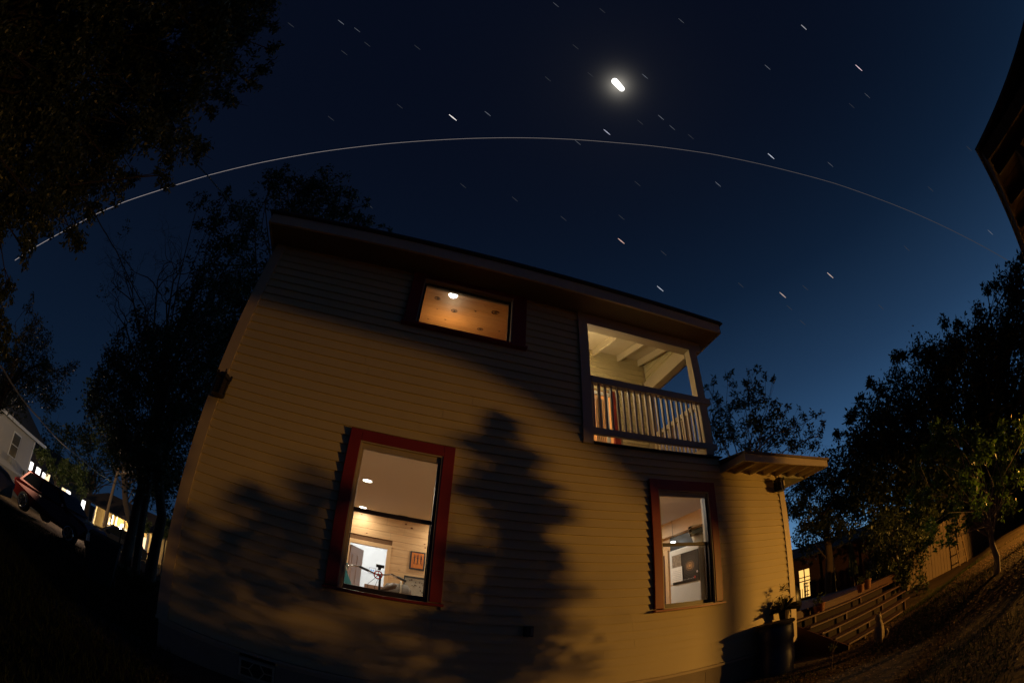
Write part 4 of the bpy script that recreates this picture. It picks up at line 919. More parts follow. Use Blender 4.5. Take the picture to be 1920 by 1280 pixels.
m.build('leaves', leafmat('grey_green_leaf', (.05, .055, .03), (.09, .09, .05)), pt)
V, F = leafcloud([(Vector((-.15, .02, .30)), .10), (Vector((.02, 0, .38)), .13), (Vector((.05, 0, .55)), .08)], 170, .06, twig=16, asp=.2); npmesh('leaves', V, F, MATS['grey_green_leaf'], pt)
# animal statue on the yard
cs = empty('garden_statue', tuple(gh(63.1, 7.1)), 'pale garden statue of a small upright animal in front of the deck stairs', 'statue'); cs.scale = (1.0,)*3
ST = mat('pale_stone', (.36, .29, .19), .85, var=.25, scale=14, bump=.5)
cs.rotation_euler = (0, 0, R(-60))
q = MB().lathe([(.05, .0), (.085, .06), (.09, .14), (.075, .24), (.055, .31), (.04, .345)], (0, 0, .03), 14, Matrix.Diagonal((1, .85, 1, 1))); q.build('body', ST, cs, smooth=True)
MB().lathe([(.01, 0), (.045, .02), (.055, .06), (.04, .10), (.01, .12)], (-.01, -.03, .36), 12).build('head', ST, cs, smooth=True)
for sx in (-.035, .02): MB().lathe([(.014, 0), (.002, .045)], (sx, -.03, .465), 6).build('ear', ST, cs)
for sx in (-.045, .03): MB().tube([(sx, -.05, .28), (sx, -.085, .14), (sx, -.08, 0)], [.024, .02, .022], 8).build('leg', ST, cs, smooth=True)
MB().tube([(.07, .04, .04), (.12, .05, .05), (.15, .03, .13), (.13, .02, .2)], [.02, .018, .014, .01], 8).build('tail', ST, cs, smooth=True)
# young stake plant
yp = empty('young_plant', tuple(gh(57.0, 6.3)), 'thin young plant standing in the gravel beside the blue drum', 'plant')
m = MB(); m.tube([(0, 0, -.05), (.01, 0, .2), (.03, .01, .4)], [.012, .01, .006], 6)
for k in range(5): m.tube([(.01, 0, .12+.05*k), (random.uniform(-.1, .1), random.uniform(-.1, .1), .3+.04*k)], [.006, .002], 4, False)
m.build('stem', mat('dry_stem', (.22, .16, .09), .9), yp)
V, F = leafcloud([(Vector((.02, 0, .36)), .07)], 40, .05, twig=6); npmesh('leaves', V, F, LF2, yp)
# things on the deck: pots, plants, bicycle helmet like bundle
for k, (px, py, h, r_, hh, lab) in enumerate(((1628, 1118, 9.6, .09, .2, 'squat clay pot among the deck stairs'), (1615, 1126, 9.2, .08, .16, 'smaller clay pot beside the squat one on the stairs'), (1541, 1158, 8.7, .08, .18, 'clay pot on the upper left stair tread'), (1532, 1160, 8.6, .07, .14, 'small dark pot at the left end of the stair tread'))):
    p = atH(px, py, h); p.z = {0: -.455, 1: -.455, 2: -.605, 3: -.605}[k]
    if k > 1: p.y = 5.25; p.x = 5.25*math.tan(math.atan2(atH(px, py, h).x, atH(px, py, h).y))
    t = empty('clay_pot', tuple(p), lab, 'pot'); MB().lathe([(r_*.7, 0), (r_, hh*.85), (r_*1.12, hh*.86), (r_*1.12, hh), (r_*.9, hh)], (0, 0, 0), 14).build('pot_body', mat('terracotta', (.22, .09, .05), .85), t)
    V, F = leafcloud([(Vector((0, 0, hh+.08)), .1)], 60, .06, twig=8); npmesh('leaves', V, F, LF2, t)
bs = empty('stacked_bags', (7.45, 5.75, -.455), 'dark bagged bundle leaning on the deck near the house corner', 'bag')
MB().lathe([(.12, 0), (.2, .1), (.19, .35), (.12, .5), (.03, .56)], (0, 0, 0), 12, Matrix.Diagonal((1, .7, 1, 1))).build('sack', mat('black_plastic', (.012, .012, .014), .4), bs, smooth=True)
# patio house beyond the deck
ph = empty('patio_house', (0, 0, 0), 'dark low house with a patio and one glowing window beyond the deck', 'house')
A = atH(1480, 1045, 25); Bp = atH(1730, 1020, 25); A.z = 0; Bp.z = 0; u_ = (Bp-A).normalized(); n_v = Vector((u_.y, -u_.x, 0)); 
if n_v.dot(A) > 0: n_v = -n_v
LW = (Bp-A).length
def hw(t, dist, z): return A+u_*t-n_v*dist+Vector((0, 0, z))      # dist away from the camera
WD = mat('brown_red_wall', (.045, .018, .012), .85, var=.2)
def hbox(mb, t0, t1, d0, d1, z0, z1):
    M = Matrix(((u_.x, -n_v.x, 0, A.x), (u_.y, -n_v.y, 0, A.y), (0, 0, 1, 0), (0, 0, 0, 1))); return mb.box(t0, t1, d0, d1, z0, z1, M)
def azt(px, py):                       # parameter t where a pixel's direction meets the house wall
    v = ray(px, py); M = Matrix(((v.x, -u_.x), (v.y, -u_.y))); s_ = M.inverted() @ Vector((A.x, A.y)); return s_[1], v.z*s_[0]
w0 = azt(1497, 1070); w1 = azt(1517, 1065); wb = azt(1505, 1120)
zt_, zb_ = w0[1], wb[1]
m = MB(); hbox(m, -3, w0[0], 0, .2, -1.5, 1.62); hbox(m, w1[0], LW+4, 0, .2, -1.5, 1.62); hbox(m, w0[0], w1[0], 0, .2, zt_, 1.62); hbox(m, w0[0], w1[0], 0, .2, -1.5, zb_); m.build('wall', WD, ph)
m = MB(); hbox(m, w0[0], w1[0], .18, .2, zb_, zt_); wi = m.build('window', emit('amber_room', (1, .55, .14), 1.3), ph)
m = MB(); c_ = (w0[0]+w1[0])/2; hbox(m, c_-.03, c_+.03, .05, .1, zb_, zt_); hbox(m, w0[0], w1[0], .05, .1, (zb_+zt_)/2+.1, (zb_+zt_)/2+.16); hbox(m, w0[0], w1[0], .05, .1, zt_-.45, zt_-.40); m.build('muntin', DARK, wi)
m = MB()
for f in (.15, .35): hbox(m, w0[0]+.02+f*.5, w0[0]+.05+f*.5, -.6, -.56, zb_, zb_+.5)
for z in (.1, .3, .55, .72): hbox(m, c_, w1[0]-.02, -.6, -.55, zb_+z, zb_+z+.05)
for x in (0, .16, .33): hbox(m, c_+x, c_+x+.04, -.6, -.55, zb_-.3, zb_+.8)
chs = m.build('ladder_back_chair', DARK); tag(chs, 'dark ladder back chair silhouetted against the glowing patio window', 'chair')
M = Matrix(((u_.x, -n_v.x, 0, A.x), (u_.y, -n_v.y, 0, A.y), (0, 0, 1, 0), (0, 0, 0, 1)))
m = MB(); P_ = [(-3.5, -1.0, 1.50), (LW+4.5, -1.0, 1.50), (LW+4.5, 2.5, 2.32), (-3.5, 2.5, 2.32), (LW+4.5, 6, 1.5), (-3.5, 6, 1.5)]
P2_ = [tuple(M @ Vector(p)) for p in P_]+[tuple(M @ Vector((p[0], p[1], p[2]+.12))) for p in P_]
m.v = P2_; m.f = [(0, 1, 2, 3), (3, 2, 4, 5), (9, 8, 7, 6), (11, 10, 8, 9), (0, 6, 7, 1), (5, 4, 10, 11), (0, 3, 9, 6), (3, 5, 11, 9), (1, 7, 8, 2), (2, 8, 10, 4)]; m.build('roof', SHING, ph)
for t in (2.2, 4.3, 6.5): m = MB(); hbox(m, t, t+.09, -.85, -.76, -1.4, 1.5); m.build('post', WD, ph)
# closed patio umbrella
um = empty('patio_umbrella', tuple(gh(60.2, 17)), 'closed green patio umbrella standing on the patio at right', 'umbrella')
z0 = 17*math.tan(R(-.6))-um.location.z; z1 = 17*math.tan(R(3.7))-um.location.z
m = MB(); n = 16; 
for k, (r_, z) in enumerate(((.17, z0), (.20, z0+.25), (.15, z0+.55), (.11, z0+.95), (.03, z1))):
    for j in range(n): a = 2*PI*j/n; rr = r_*(1 if j % 2 else .62); m.v.append((rr*math.cos(a), rr*math.sin(a), z))
for k in range(4):
    for j in range(n): m.f.append((k*n+j, k*n+(j+1) % n, (k+1)*n+(j+1) % n, (k+1)*n+j))
m.build('canopy', mat('faded_green_canvas', (.055, .075, .035), .9, var=.2), um); MB().tube([(0, 0, 0), (0, 0, z1+.05)], .02, 8).build('pole', WOOD, um); MB().lathe([(.25, 0), (.25, .06), (.05, .09)], (0, 0, 0), 16).build('base', CONC, um)
q0 = gh(57.8, 15); MB().tube([q0, Vector((q0.x, q0.y, 15*math.tan(R(2.6))))], .022, 8).build('bamboo_pole', mat('bamboo', (.35, .32, .14), .6)); tag(bpy.data.objects['bamboo_pole'], 'thin upright bamboo pole between the glowing window and the umbrella', 'pole')
# board fence at the right
fn = empty('board_fence', (0, 0, 0), 'tan vertical board fence lit orange behind the citrus tree', 'fence')
FW = mat('fence_board_wood', (.17, .12, .08), .85, var=.2, scale=3, bump=.3, stretch=(8, 8, 1))
f0 = Vector((14.6, 6.2, 0)); f1 = Vector((24.5, -1.0, 0)); fu = (f1-f0).normalized(); fa = math.atan2(fu.y, fu.x); Lf = (f1-f0).length; k = 0; s_ = 0
while s_ < Lf:
    c = f0+fu*s_; Mf = Matrix.Translation((c.x, c.y, gzf(c.x, c.y))) @ Matrix.Rotation(fa, 4, 'Z'); h = 1.75+random.uniform(-.03, .03)
    MB().prism([(0, -.1), (.138, -.1), (.138, h-.05), (.11, h), (.028, h), (0, h-.05)], -.01+random.uniform(-.006, .006), .01, axis='Y').build('fence_board', FW, fn).matrix_world = Mf
    s_ += .146+random.uniform(0, .004)
for z in (.35, 1.35): MB().box(0, Lf, .014, .05, z-.045, z+.045, Matrix.Translation((f0.x, f0.y, gzf(18, 4))) @ Matrix.Rotation(fa, 4, 'Z')).build('rail', FW, fn)
tree('fence_shrub', 'dark bushy shrub growing before the left end of the tan fence', fill([(1625, 1010), (1660, 990), (1720, 985), (1740, 1010), (1735, 1060), (1728, 1095), (1650, 1100), (1630, 1060)], 26, 13.2, .05), gh(66, 13.4), at(1680, 1040, 13.2), .07, LF1, 420, .10, cat='shrub', sub=2)
tree('fence_shrub', 'taller dark shrub filling the gap between the umbrella and the tan fence', fill([(1630, 985), (1680, 960), (1740, 955), (1750, 1000), (1700, 1040), (1640, 1050)], 30, 14.5, .05), gh(65, 14.8), at(1690, 1000, 14.5), .08, LF1, 520, .12, cat='shrub', sub=1)
# trellis leaning on the fence
tl = empty('wooden_trellis', (0, 0, 0), 'leaning wooden ladder trellis standing against the lit board fence', 'trellis'); tl.location = (16.2, 4.4, gzf(16.2, 4.4)); tl.rotation_euler = (R(-10), 0, fa)
for x in (-.2, .2): B('stile', WOOD, tl, x-.025, x+.025, -.02, .02, -.05, 1.7)
for z in np.arange(.2, 1.7, .3): B('rung', WOOD, tl, -.175, .175, -.015, .015, z, z+.04)

# ------------------------------------------------------------ left: street, cars, houses
def carx(name, label, body_col, loc, rz, lit=False):
    t = empty(name, tuple(loc), label, 'car'); t.rotation_euler = (0, 0, rz)
    BM = mat(name+'_paint', body_col, .25, .3, var=.05, coat=.6); GL = mat('car_glass', (.01, .012, .014), .08, var=.05)
    pr_ = [(-2.2, .45), (-2.25, .9), (-2.15, 1.05), (-1.95, 1.08), (-1.55, 1.62), (.35, 1.66), (1.0, 1.12), (1.95, 1.02), (2.2, .85), (2.22, .45), (1.75, .35), (-1.8, .35)]
    m = MB(); n = len(pr_)
    for y, s in ((-.86, 1), (-.80, .985), (.80, .985), (.86, 1)): pass
    for y, top in ((-.88, 0), (.88, 0)):
        for p in pr_: yy = y*(1 if p[1] < 1.1 else .84); m.v.append((p[0], yy, p[1]))
    m.f = [tuple(range(n-1, -1, -1)), tuple(range(n, 2*n))]+[(k, (k+1) % n, n+(k+1) % n, n+k) for k in range(n)]
    m.build('body', BM, t, bevel=.04)
    for sy in (-1, 1):
        for (a, b, c, d) in (((-1.75, 1.12), (-.65, 1.12), (-.7, 1.54), (-1.45, 1.54)), ((-.55, 1.12), (.78, 1.12), (.32, 1.54), (-.6, 1.54))):
            P = [(x, sy*(.885 if z < 1.2 else .77), z) for x, z in (a, b, c, d)]; i = MB(); i.poly(P if sy < 0 else P[::-1]); i.build('window', GL, t)
        for x in (-1.4, 1.4):
            q = MB().lathe([(.30, -.1), (.36, -.08), (.36, .08), (.30, .1)], (0, 0, 0), 24, Matrix.Translation((x, sy*.84, .36)) @ Matrix.Rotation(PI/2, 4, 'X')); wh = q.build('wheel', BLK, t)
            q = MB()
            for k in range(6): a = 2*PI*k/6; q.beam((x, sy*.955, .36), (x+.24*math.cos(a), sy*.955, .36+.24*math.sin(a)), .05, .03, up=(0, 1, 0))
            q.torus((x, sy*.945, .36), .24, .025, Matrix.Rotation(PI/2, 3, 'X')); q.build('rim', CHR, wh)
        q = MB().box(2.12, 2.235, sy*.7-.16, sy*.7+.16, .72, .88); q.build('headlight', emit('lit_headlight', (1, .95, .9), 14) if lit else mat('headlight_lens', (.5, .5, .5), .1, .5), t)
        MB().box(-2.27, -2.17, sy*.72-.13, sy*.72+.13, .82, .98).build('tail_light', mat('tail_lens', (.35, .01, .01), .2), t)
        MB().box(.72, .86, sy*.98-.09, sy*.98+.09, 1.08, 1.22).build('mirror', BM, t, bevel=.02)
        q = MB().box(-.5, -.35, sy*.875-.02*(sy > 0), sy*.895+.0, .98, 1.0); q.build('door_handle', CHR, t)
    P = [(.42, -.70, 1.60), (.42, .70, 1.60), (.97, .82, 1.15), (.97, -.82, 1.15)]; q = MB(); q.v = [(x+.02, y, z+.02) for x, y, z in P]; q.f = [(0, 3, 2, 1)]; q.build('windscreen', GL, t)
    B('grille', DARK, t, 2.2, 2.235, -.5, .5, .55, .85)
    B('number_plate', mat('plate_white', (.5, .5, .5), .5), t, 2.236, 2.24, -.2, .2, .42, .54)
    return t
def az_of(px, py): v = ray(px, py); return math.degrees(math.atan2(v.x, v.y))
g1_ = gh(-40.8, 18.5); carx('red_suv', 'red sport utility car parked at the left, lit on its front wheel and hood', (.11, .006, .004), g1_, R(3))
g2_ = gh(-57.5, 13.6); carx('silver_car', 'pale car at the left picture edge with its rear quarter lit orange', (.32, .28, .25), g2_, R(54+8))
rc = (s0+s1)/2; ra = math.atan2(d_.y, d_.x)
for (px, lab) in ((212, 'dark car on the street with its headlights lit, beyond the trunk'),):
    v = ray(px, 1030); M2 = Matrix(((v.x, -d_.x), (v.y, -d_.y))); s_ = M2.inverted() @ Vector((rc.x, rc.y)); p = Vector((v.x, v.y, 0))*s_[0]; p.z = gzf(p.x, p.y)+.03; dc_ = carx('dark_car', lab, (.03, .03, .035), p, ra+PI, True)
    hd = (g1_+Vector((1.2, -.6, .7)))-(p+Vector((0, 0, .8)))
    light('suv_fill_spot', (2.4, 0, .8), 900, (1, .62, .38), .1, dc_, 'SPOT', (dc_.matrix_basis.to_3x3().inverted() @ hd).to_track_quat('-Z', 'Y').to_euler(), spot=R(40))  # extra spot added and aimed at the red car to brighten it
# wheeled cart
tc_ = empty('wheeled_cart', tuple(gh(-33.9, 8.6)), 'tall black wheeled rubbish cart standing in the dark side yard', 'rubbish cart'); tc_.rotation_euler = (0, 0, R(28))
CB = mat('black_cart_plastic', (.018, .018, .02), .5)
m = MB(); zt = -.43-tc_.location.z
m.v = [(-.22, -.25, 0), (.22, -.25, 0), (.22, .25, 0), (-.22, .25, 0), (-.3, -.34, zt-.06), (.3, -.34, zt-.06), (.3, .34, zt-.06), (-.3, .34, zt-.06)]; m.f = [(3, 2, 1, 0), (4, 5, 6, 7), (0, 1, 5, 4), (1, 2, 6, 5), (2, 3, 7, 6), (3, 0, 4, 7)]; m.build('body', CB, tc_, bevel=.02)
MB().prism([(-.36, zt-.058), (.36, zt-.058), (.36, zt-.03), (.1, zt+.02), (-.36, zt-.01)], -.33, .33).build('lid', CB, tc_, bevel=.008); B('handle', CB, tc_, -.25, .25, .36, .40, zt-.1, zt-.06)
for sx in (-.24, .24): MB().lathe([(.1, -.03), (.1, .03)], (0, 0, 0), 16, Matrix.Translation((sx, .28, .1)) @ Matrix.Rotation(PI/2, 4, 'Y')).build('wheel', BLK, tc_)
sk = gh(-32.2, 9.2); MB().tube([sk, (sk.x, sk.y, -.12)], .012, 6).build('garden_stake', DARK); tag(bpy.data.objects['garden_stake'], 'thin black stake standing right of the wheeled rubbish cart', 'stake')
# spiky plants
for k, (px, h, lab) in enumerate(((250, 10.6, 'spiky agave like plant between the rubbish cart and the tree trunk'), (272, 10.2, 'spiky plant nearest the tree trunk in the side yard'), (238, 11.5, 'low spiky plant behind the wheeled cart'))):
    p = gh(az_of(px, 1075), h); t = empty('spiky_plant', tuple(p), lab, 'plant'); m = MB()
    for q_ in range(34):
        a = random.uniform(0, 2*PI); e = random.uniform(.5, 1.4); l = random.uniform(.3, .6); d = Vector((math.cos(a)*math.cos(e), math.sin(a)*math.cos(e), math.sin(e))); s_ = Vector((-math.sin(a), math.cos(a), 0))*.03
        p1 = d*l*.6; p2 = d*l-Vector((0, 0, l*.25*math.cos(e))); i = len(m.v); m.v += [tuple(-s_*.5), tuple(s_*.5), tuple(p1+s_), tuple(p2), tuple(p1-s_)]; m.f.append((i, i+1, i+2, i+3, i+4))
    m.build('leaves', LF2, t)
# low white slatted fence and hydrant by the street
wf = empty('slatted_fence', (0, 0, 0), 'low pale close slatted fence beside the street at left', 'fence')
a = atH(226, 1031, 21); b = atH(284, 1060, 18.5); WP = mat('pale_slat_paint', (.55, .50, .42), .7); nf = 44
for i in range(nf):
    p = a.lerp(b, i/nf); q = a.lerp(b, (i+.72)/nf); hh = .55; m = MB(); m.v = [(p.x, p.y, p.z-hh), (q.x, q.y, q.z-hh), (q.x, q.y, q.z), (p.x, p.y, p.z), (p.x-.02, p.y+.03, p.z-hh), (q.x-.02, q.y+.03, q.z-hh), (q.x-.02, q.y+.03, q.z), (p.x-.02, p.y+.03, p.z)]; m.f = [(0, 1, 2, 3), (7, 6, 5, 4), (0, 4, 5, 1), (1, 5, 6, 2), (2, 6, 7, 3), (3, 7, 4, 0)]; m.build('slat', WP, wf)
MB().beam(a-Vector((0, -.05, .1)), b-Vector((0, -.05, .1)), .03, .06).build('rail', WP, wf)
hy = empty('fire_hydrant', (0, 0, 0), 'white fire hydrant standing by the street at left', 'hydrant'); p = atH(260, 1041, 24); hy.location = (p.x, p.y, p.z-.35)
MB().lathe([(.13, 0), (.13, .05), (.09, .06), (.09, .42), (.12, .44), (.12, .48), (.08, .56), (.02, .6)], (0, 0, 0), 14).build('barrel', WHITE, hy, smooth=True); B('outlet', WHITE, hy, -.17, .17, -.05, .05, .3, .4, .02)
# utility pole and wires
hp_ = 32; up = empty('utility_pole', tuple(gh(-34.5, hp_)), 'wooden utility pole with a short arm and lit cables above the street', 'utility pole'); zo = Vector(up.location)
ztop = hp_*math.tan(R(5.8)); MB().tube([(0, 0, -.2), (0, 0, ztop-zo.z)], [.15, .10], 10).build('pole', mat('pole_wood', (.25, .17, .10), .9, var=.2), up)
e_ = atH(254, 887, hp_)-zo; s_ = atH(222, 887, hp_)-zo; MB().beam(s_, e_, .07, .09).build('cross_arm', MATS['pole_wood'], up)
for f in (.3, .55, .8): p = s_.lerp(e_, f); MB().lathe([(.03, 0), (.05, .05), (.03, .1)], (p.x, p.y, p.z+.04), 8).build('insulator', WHITE, up)
def wire(name, label, pts, r, m, cat='cable'):
    q = [Vector(p) for p in pts]; P = []
    for a, b in zip(q[:-1], q[1:]):
        for t in np.linspace(0, 1, 12)[:-1 if b is not q[-1] else None]: p = a.lerp(b, t); p.z -= .10*(b-a).length/10*4*t*(1-t); P.append(p)
    tag(MB().tube(P, r, 5).build(name, m), label, cat)
WIRE = mat('grey_cable', (.30, .26, .2), .6)
pole_at = atH(215, 905, hp_)
wire('cable', 'thick cable sagging from the utility pole up to the left picture edge', [pole_at, at(150, 857, 24), at(75, 785, 17), at(5, 690, 12), at(-120, 560, 9)], .030, WIRE)
wire('cable', 'cable running right from the utility pole into the trees', [pole_at, atH(245, 925, 34), atH(272, 943, 36), atH(330, 985, 42)], .035, WIRE)
wire('cable', 'upper thin cable running right from the utility pole', [atH(217, 900, hp_), atH(245, 917, 34), atH(270, 930, 36), atH(330, 960, 42)], .02, WIRE)
wire('cable', 'dark service cable crossing the sky between the two left trees', [at(300, 230, 9), at(345, 280, 10), at(390, 330, 11), at(425, 370, 12), at(480, 440, 13.6)], .018, DARK)
wire('cable', 'dark cable hanging below the overhanging boughs at far left', [at(150, 360, 10), at(180, 405, 11), at(200, 440, 12), at(218, 470, 13), at(300, 620, 16)], .018, DARK)
# white house
wh_ = empty('white_house', (0, 0, 0), 'pale lap sided house with an air conditioner below its window at left', 'house')
hA = 38; C1 = atH(60, 850, hA); C1.z = 0; C0 = atH(-70, 850, hA-6); C0.z = 0; u2 = (C1-C0).normalized(); L2 = (C1-C0).length; nn = Vector((u2.y, -u2.x, 0)); 
if nn.dot(C1) > 0: nn = -nn
Mh = Matrix(((u2.x, -nn.x, 0, C0.x), (u2.y, -nn.y, 0, C0.y), (0, 0, 1, 0), (0, 0, 0, 1)))
zt2 = hA*math.tan(R(2.85)); zb2 = hA*math.tan(R(-1.9)); WHS = mat('pale_house_siding', (.46, .42, .37), .6, var=.05)
def onw(px, py): v = ray(px, py); M_ = Matrix(((v.x, -u2.x), (v.y, -u2.y))); s_ = M_.inverted() @ Vector((C0.x, C0.y)); return s_[1], v.z*s_[0]
z = zb2; nb = 0
while z < zt2:
    MB().prism([(0, z), (0, min(z+.17, zt2)), (-.004, min(z+.17, zt2)), (-.035, z)], 0, L2-.12).build('siding_board', WHS, wh_).matrix_world = Mh; z += .165
def hB(name, m, par, *a): o = MB().box(*a).build(name, m, par); o.matrix_world = Mh; return o
hB('corner_board', WHITE, wh_, L2-.12, L2, -.05, .05, zb2, zt2); hB('side_wall', WHS, wh_, 0, L2-.02, .03, 8, zb2, zt2)
hB('foundation', CONC, wh_, 0, L2, -.01, 8, -2.3, zb2)
o = MB().prism([(-.5, zt2+.02), (4, zt2+2.3), (8.5, zt2+.02), (8.5, zt2+.2), (4, zt2+2.5), (-.5, zt2+.2)][::-1], -.3, L2+1.1).build('roof', SHING, wh_); o.matrix_world = Mh
hB('eave_soffit', mat('olive_eave', (.34, .33, .16), .7), wh_, -.3, L2+1.1, -.5, 0, zt2-.02, zt2+.02); hB('fascia', WHITE, wh_, -.3, L2+1.1, -.53, -.5, zt2-.02, zt2+.2)
wa = onw(28, 812); wb_ = onw(20, 852); t0 = min(wa[0], wb_[0])-.1; t1 = t0+.95; za, zb3 = wb_[1]-.05, wa[1]+.05
f_ = hB('window', WHITE, wh_, t0-.1, t1+.1, -.07, -.04, za-.1, zb3+.1); hB('pane', mat('dim_pane', (.10, .09, .07), .1), f_, t0, t1, -.09, -.072, za, zb3); hB('sash_bar', WHITE, f_, t0, t1, -.1, -.091, (za+zb3)/2-.03, (za+zb3)/2+.03)
hB('air_conditioner', mat('grey_metal_box', (.2, .2, .2), .5), wh_, t0+.15, t1-.15, -.5, -.1, za-.5, za-.06)
hB('wall_meter', DARK, wh_, L2-.6, L2-.4, -.2, -.04, zb2+.25, zb2+.6)
# far building with small lit windows
fb = empty('far_building', (0, 0, 0), 'long dim building with a row of small bright windows beyond the parked red car', 'building')
hF = 58; Fa = atH(35, 868, hF); Fb = atH(165, 955, hF); Fa.z = Fb.z = 0; u3 = (Fb-Fa).normalized(); L3 = (Fb-Fa).length; n3 = Vector((u3.y, -u3.x, 0)); n3 = -n3 if n3.dot(Fa) > 0 else n3
Mf3 = Matrix(((u3.x, -n3.x, 0, Fa.x), (u3.y, -n3.y, 0, Fa.y), (0, 0, 1, 0), (0, 0, 0, 1)))
o = MB().box(0, L3, 0, 6, -3, 1.9).build('wall', mat('lilac_grey_wall', (.14, .12, .13), .8), fb); o.matrix_world = Mf3
o = MB().prism([(-.5, 1.9), (3, 3.4), (6.5, 1.9)], -.4, L3+.4).build('roof', SHING, fb); o.matrix_world = Mf3
WHT = emit('white_lit_window', (1, .95, .88), 3.2); AMB = emit('amber_lit_window', (1, .72, .38), 1.8)
for (px, py, w_, h_, mm_) in ((49, 871, .5, 1.2, AMB), (58.5, 874, .45, 1.0, WHT), (71, 885, .62, 1.05, WHT), (81.5, 893, .42, .9, WHT), (88.5, 896, .6, 1.05, AMB), (119, 921, .6, .75, AMB), (127.5, 926, .6, .8, WHT), (155.5, 946, .5, 1.1, WHT)):
    v = ray(px, py); M_ = Matrix(((v.x, -u3.x), (v.y, -u3.y))); s_ = M_.inverted() @ Vector((Fa.x, Fa.y)); t, z = s_[1], v.z*s_[0]
    o = MB().box(t-w_/2-.06, t+w_/2+.06, -.05, 0, z-h_/2-.06, z+h_/2+.06).build('window', WHITE, fb); o.matrix_world = Mf3
    o2 = MB().box(t-w_/2, t+w_/2, -.07, -.052, z-h_/2, z+h_/2).build('pane', mm_, o); o2.matrix_world = Mf3
fl = empty('flood_lamp', (0, 0, 0), 'blue white flood lamp glaring above the red car', 'lamp'); p = atH(141, 939, 40); fl.location = p
MB().lathe([(.05, -.16), (.16, -.05), (.17, .05), (.05, .16)], (0, 0, 0), 12).build('bulb', emit('blue_white_lamp', (.75, .85, 1), 22), fl); MB().tube([(0, 0, .1), (0, 0, -2.2-p.z)], .04, 6).build('post', DARK, fl)
light('flood_light', (0, -.3, 0), 60, (.6, .7, 1), .1, fl)
# porch house
pb_ = empty('porch_house', (0, 0, 0), 'low house with a brightly lit columned porch across the street', 'house')
hP = 44; Pa = atH(158, 960, hP); Pb = atH(318, 1040, hP-6); Pa.z = Pb.z = 0; u4 = (Pb-Pa).normalized(); L4 = (Pb-Pa).length; n4 = Vector((u4.y, -u4.x, 0)); n4 = -n4 if n4.dot(Pa) > 0 else n4
Mp = Matrix(((u4.x, -n4.x, 0, Pa.x), (u4.y, -n4.y, 0, Pa.y), (0, 0, 1, 0), (0, 0, 0, 1)))
def pB(name, m, par, *a): o = MB().box(*a).build(name, m, par); o.matrix_world = Mp; return o
def onp(px, py, dist=0):
    v = ray(px, py); A_ = Pa-n4*dist; M_ = Matrix(((v.x, -u4.x), (v.y, -u4.y))); s_ = M_.inverted() @ Vector((A_.x, A_.y)); return s_[1], v.z*s_[0]
ze = onp(200, 958)[1]; YWL = mat('porch_cream', (.50, .42, .26), .8)
zfl = ze-2.5
pB('wall', YWL, pb_, 0, L4, 1.8, 2.0, -2.6, ze+.2); pB('porch_floor', CONC, pb_, 0, L4, 0, 1.8, zfl-.1, zfl); pB('porch_ceiling', YWL, pb_, 0, L4, -.1, 1.8, ze+.02, ze+.06)
pB('porch_base', CONC, pb_, 0, L4, 0, .1, -2.7, zfl-.1)
o = MB().prism([(-.5, ze), (3.8, ze+1.7), (8, ze), (8, ze+.15), (3.8, ze+1.85), (-.5, ze+.15)][::-1], -.5, L4+.5).build('roof', mat('brown_tile_roof', (.10, .07, .05), .9), pb_); o.matrix_world = Mp
o = MB().prism([(.45*L4, ze+.15), (.68*L4, ze+.15), (.565*L4, ze+.75)], -.45, 1.5, axis='Y').build('gable', mat('brown_gable', (.14, .09, .06), .9), pb_); o.matrix_world = Mp
for px in (172, 193, 206, 214, 232, 247, 262, 281, 296): t = onp(px, 985)[0]; pB('column', WHITE, pb_, t-.08, t+.08, 0, .16, zfl, ze)
pB('railing', WHITE, pb_, 0, onp(190, 985)[0], .02, .08, zfl+.75, zfl+.83)
for px in np.arange(162, 190, 3): t = onp(px, 985)[0]; pB('baluster', WHITE, pb_, t-.02, t+.02, .03, .07, zfl, zfl+.75)
for (px, py, w_, h_) in ((208, 975, .5, 1.4), (222, 980, .7, 1.0), (240, 985, .8, 1.1), (258, 1003, .9, 1.2), (270, 1012, .8, 1.2)):
    t, z = onp(px, py, 1.8); f_ = pB('window', WHITE, pb_, t-w_/2-.06, t+w_/2+.06, 1.75, 1.8, zfl+.7, zfl+.7+h_+.1); pB('pane', AMB, f_, t-w_/2, t+w_/2, 1.73, 1.749, zfl+.75, zfl+.7+h_)
t, z = onp(228, 990, .9); lpz = Mp @ Vector((t, .9, ze-.55)); pl_ = empty('porch_globe', tuple(lpz), 'glaring warm globe lamp hanging in the far columned porch', 'lamp'); MB().lathe([(.04, -.17), (.16, -.1), (.18, 0), (.16, .1), (.04, .17)], (0, 0, 0), 12).build('globe', emit('warm_globe', (1, .75, .35), 26), pl_); MB().tube([(0, 0, .15), (0, 0, .62)], .015, 6).build('stem', DARK, pl_)
light('porch_globe_light', (0, -.25, 0), 800, (1, .66, .26), .15, pl_)
t, z = onp(205, 981, .9); lp2 = Mp @ Vector((t, .9, z)); p2 = empty('porch_globe', tuple(lp2), 'smaller round lamp left of the glaring porch lamp', 'lamp'); MB().lathe([(.03, -.1), (.1, 0), (.03, .1)], (0, 0, 0), 10).build('globe', MATS['warm_globe'], p2); MB().tube([(0, 0, .1), (0, 0, ze-lp2.z)], .012, 6).build('stem', DARK, p2)
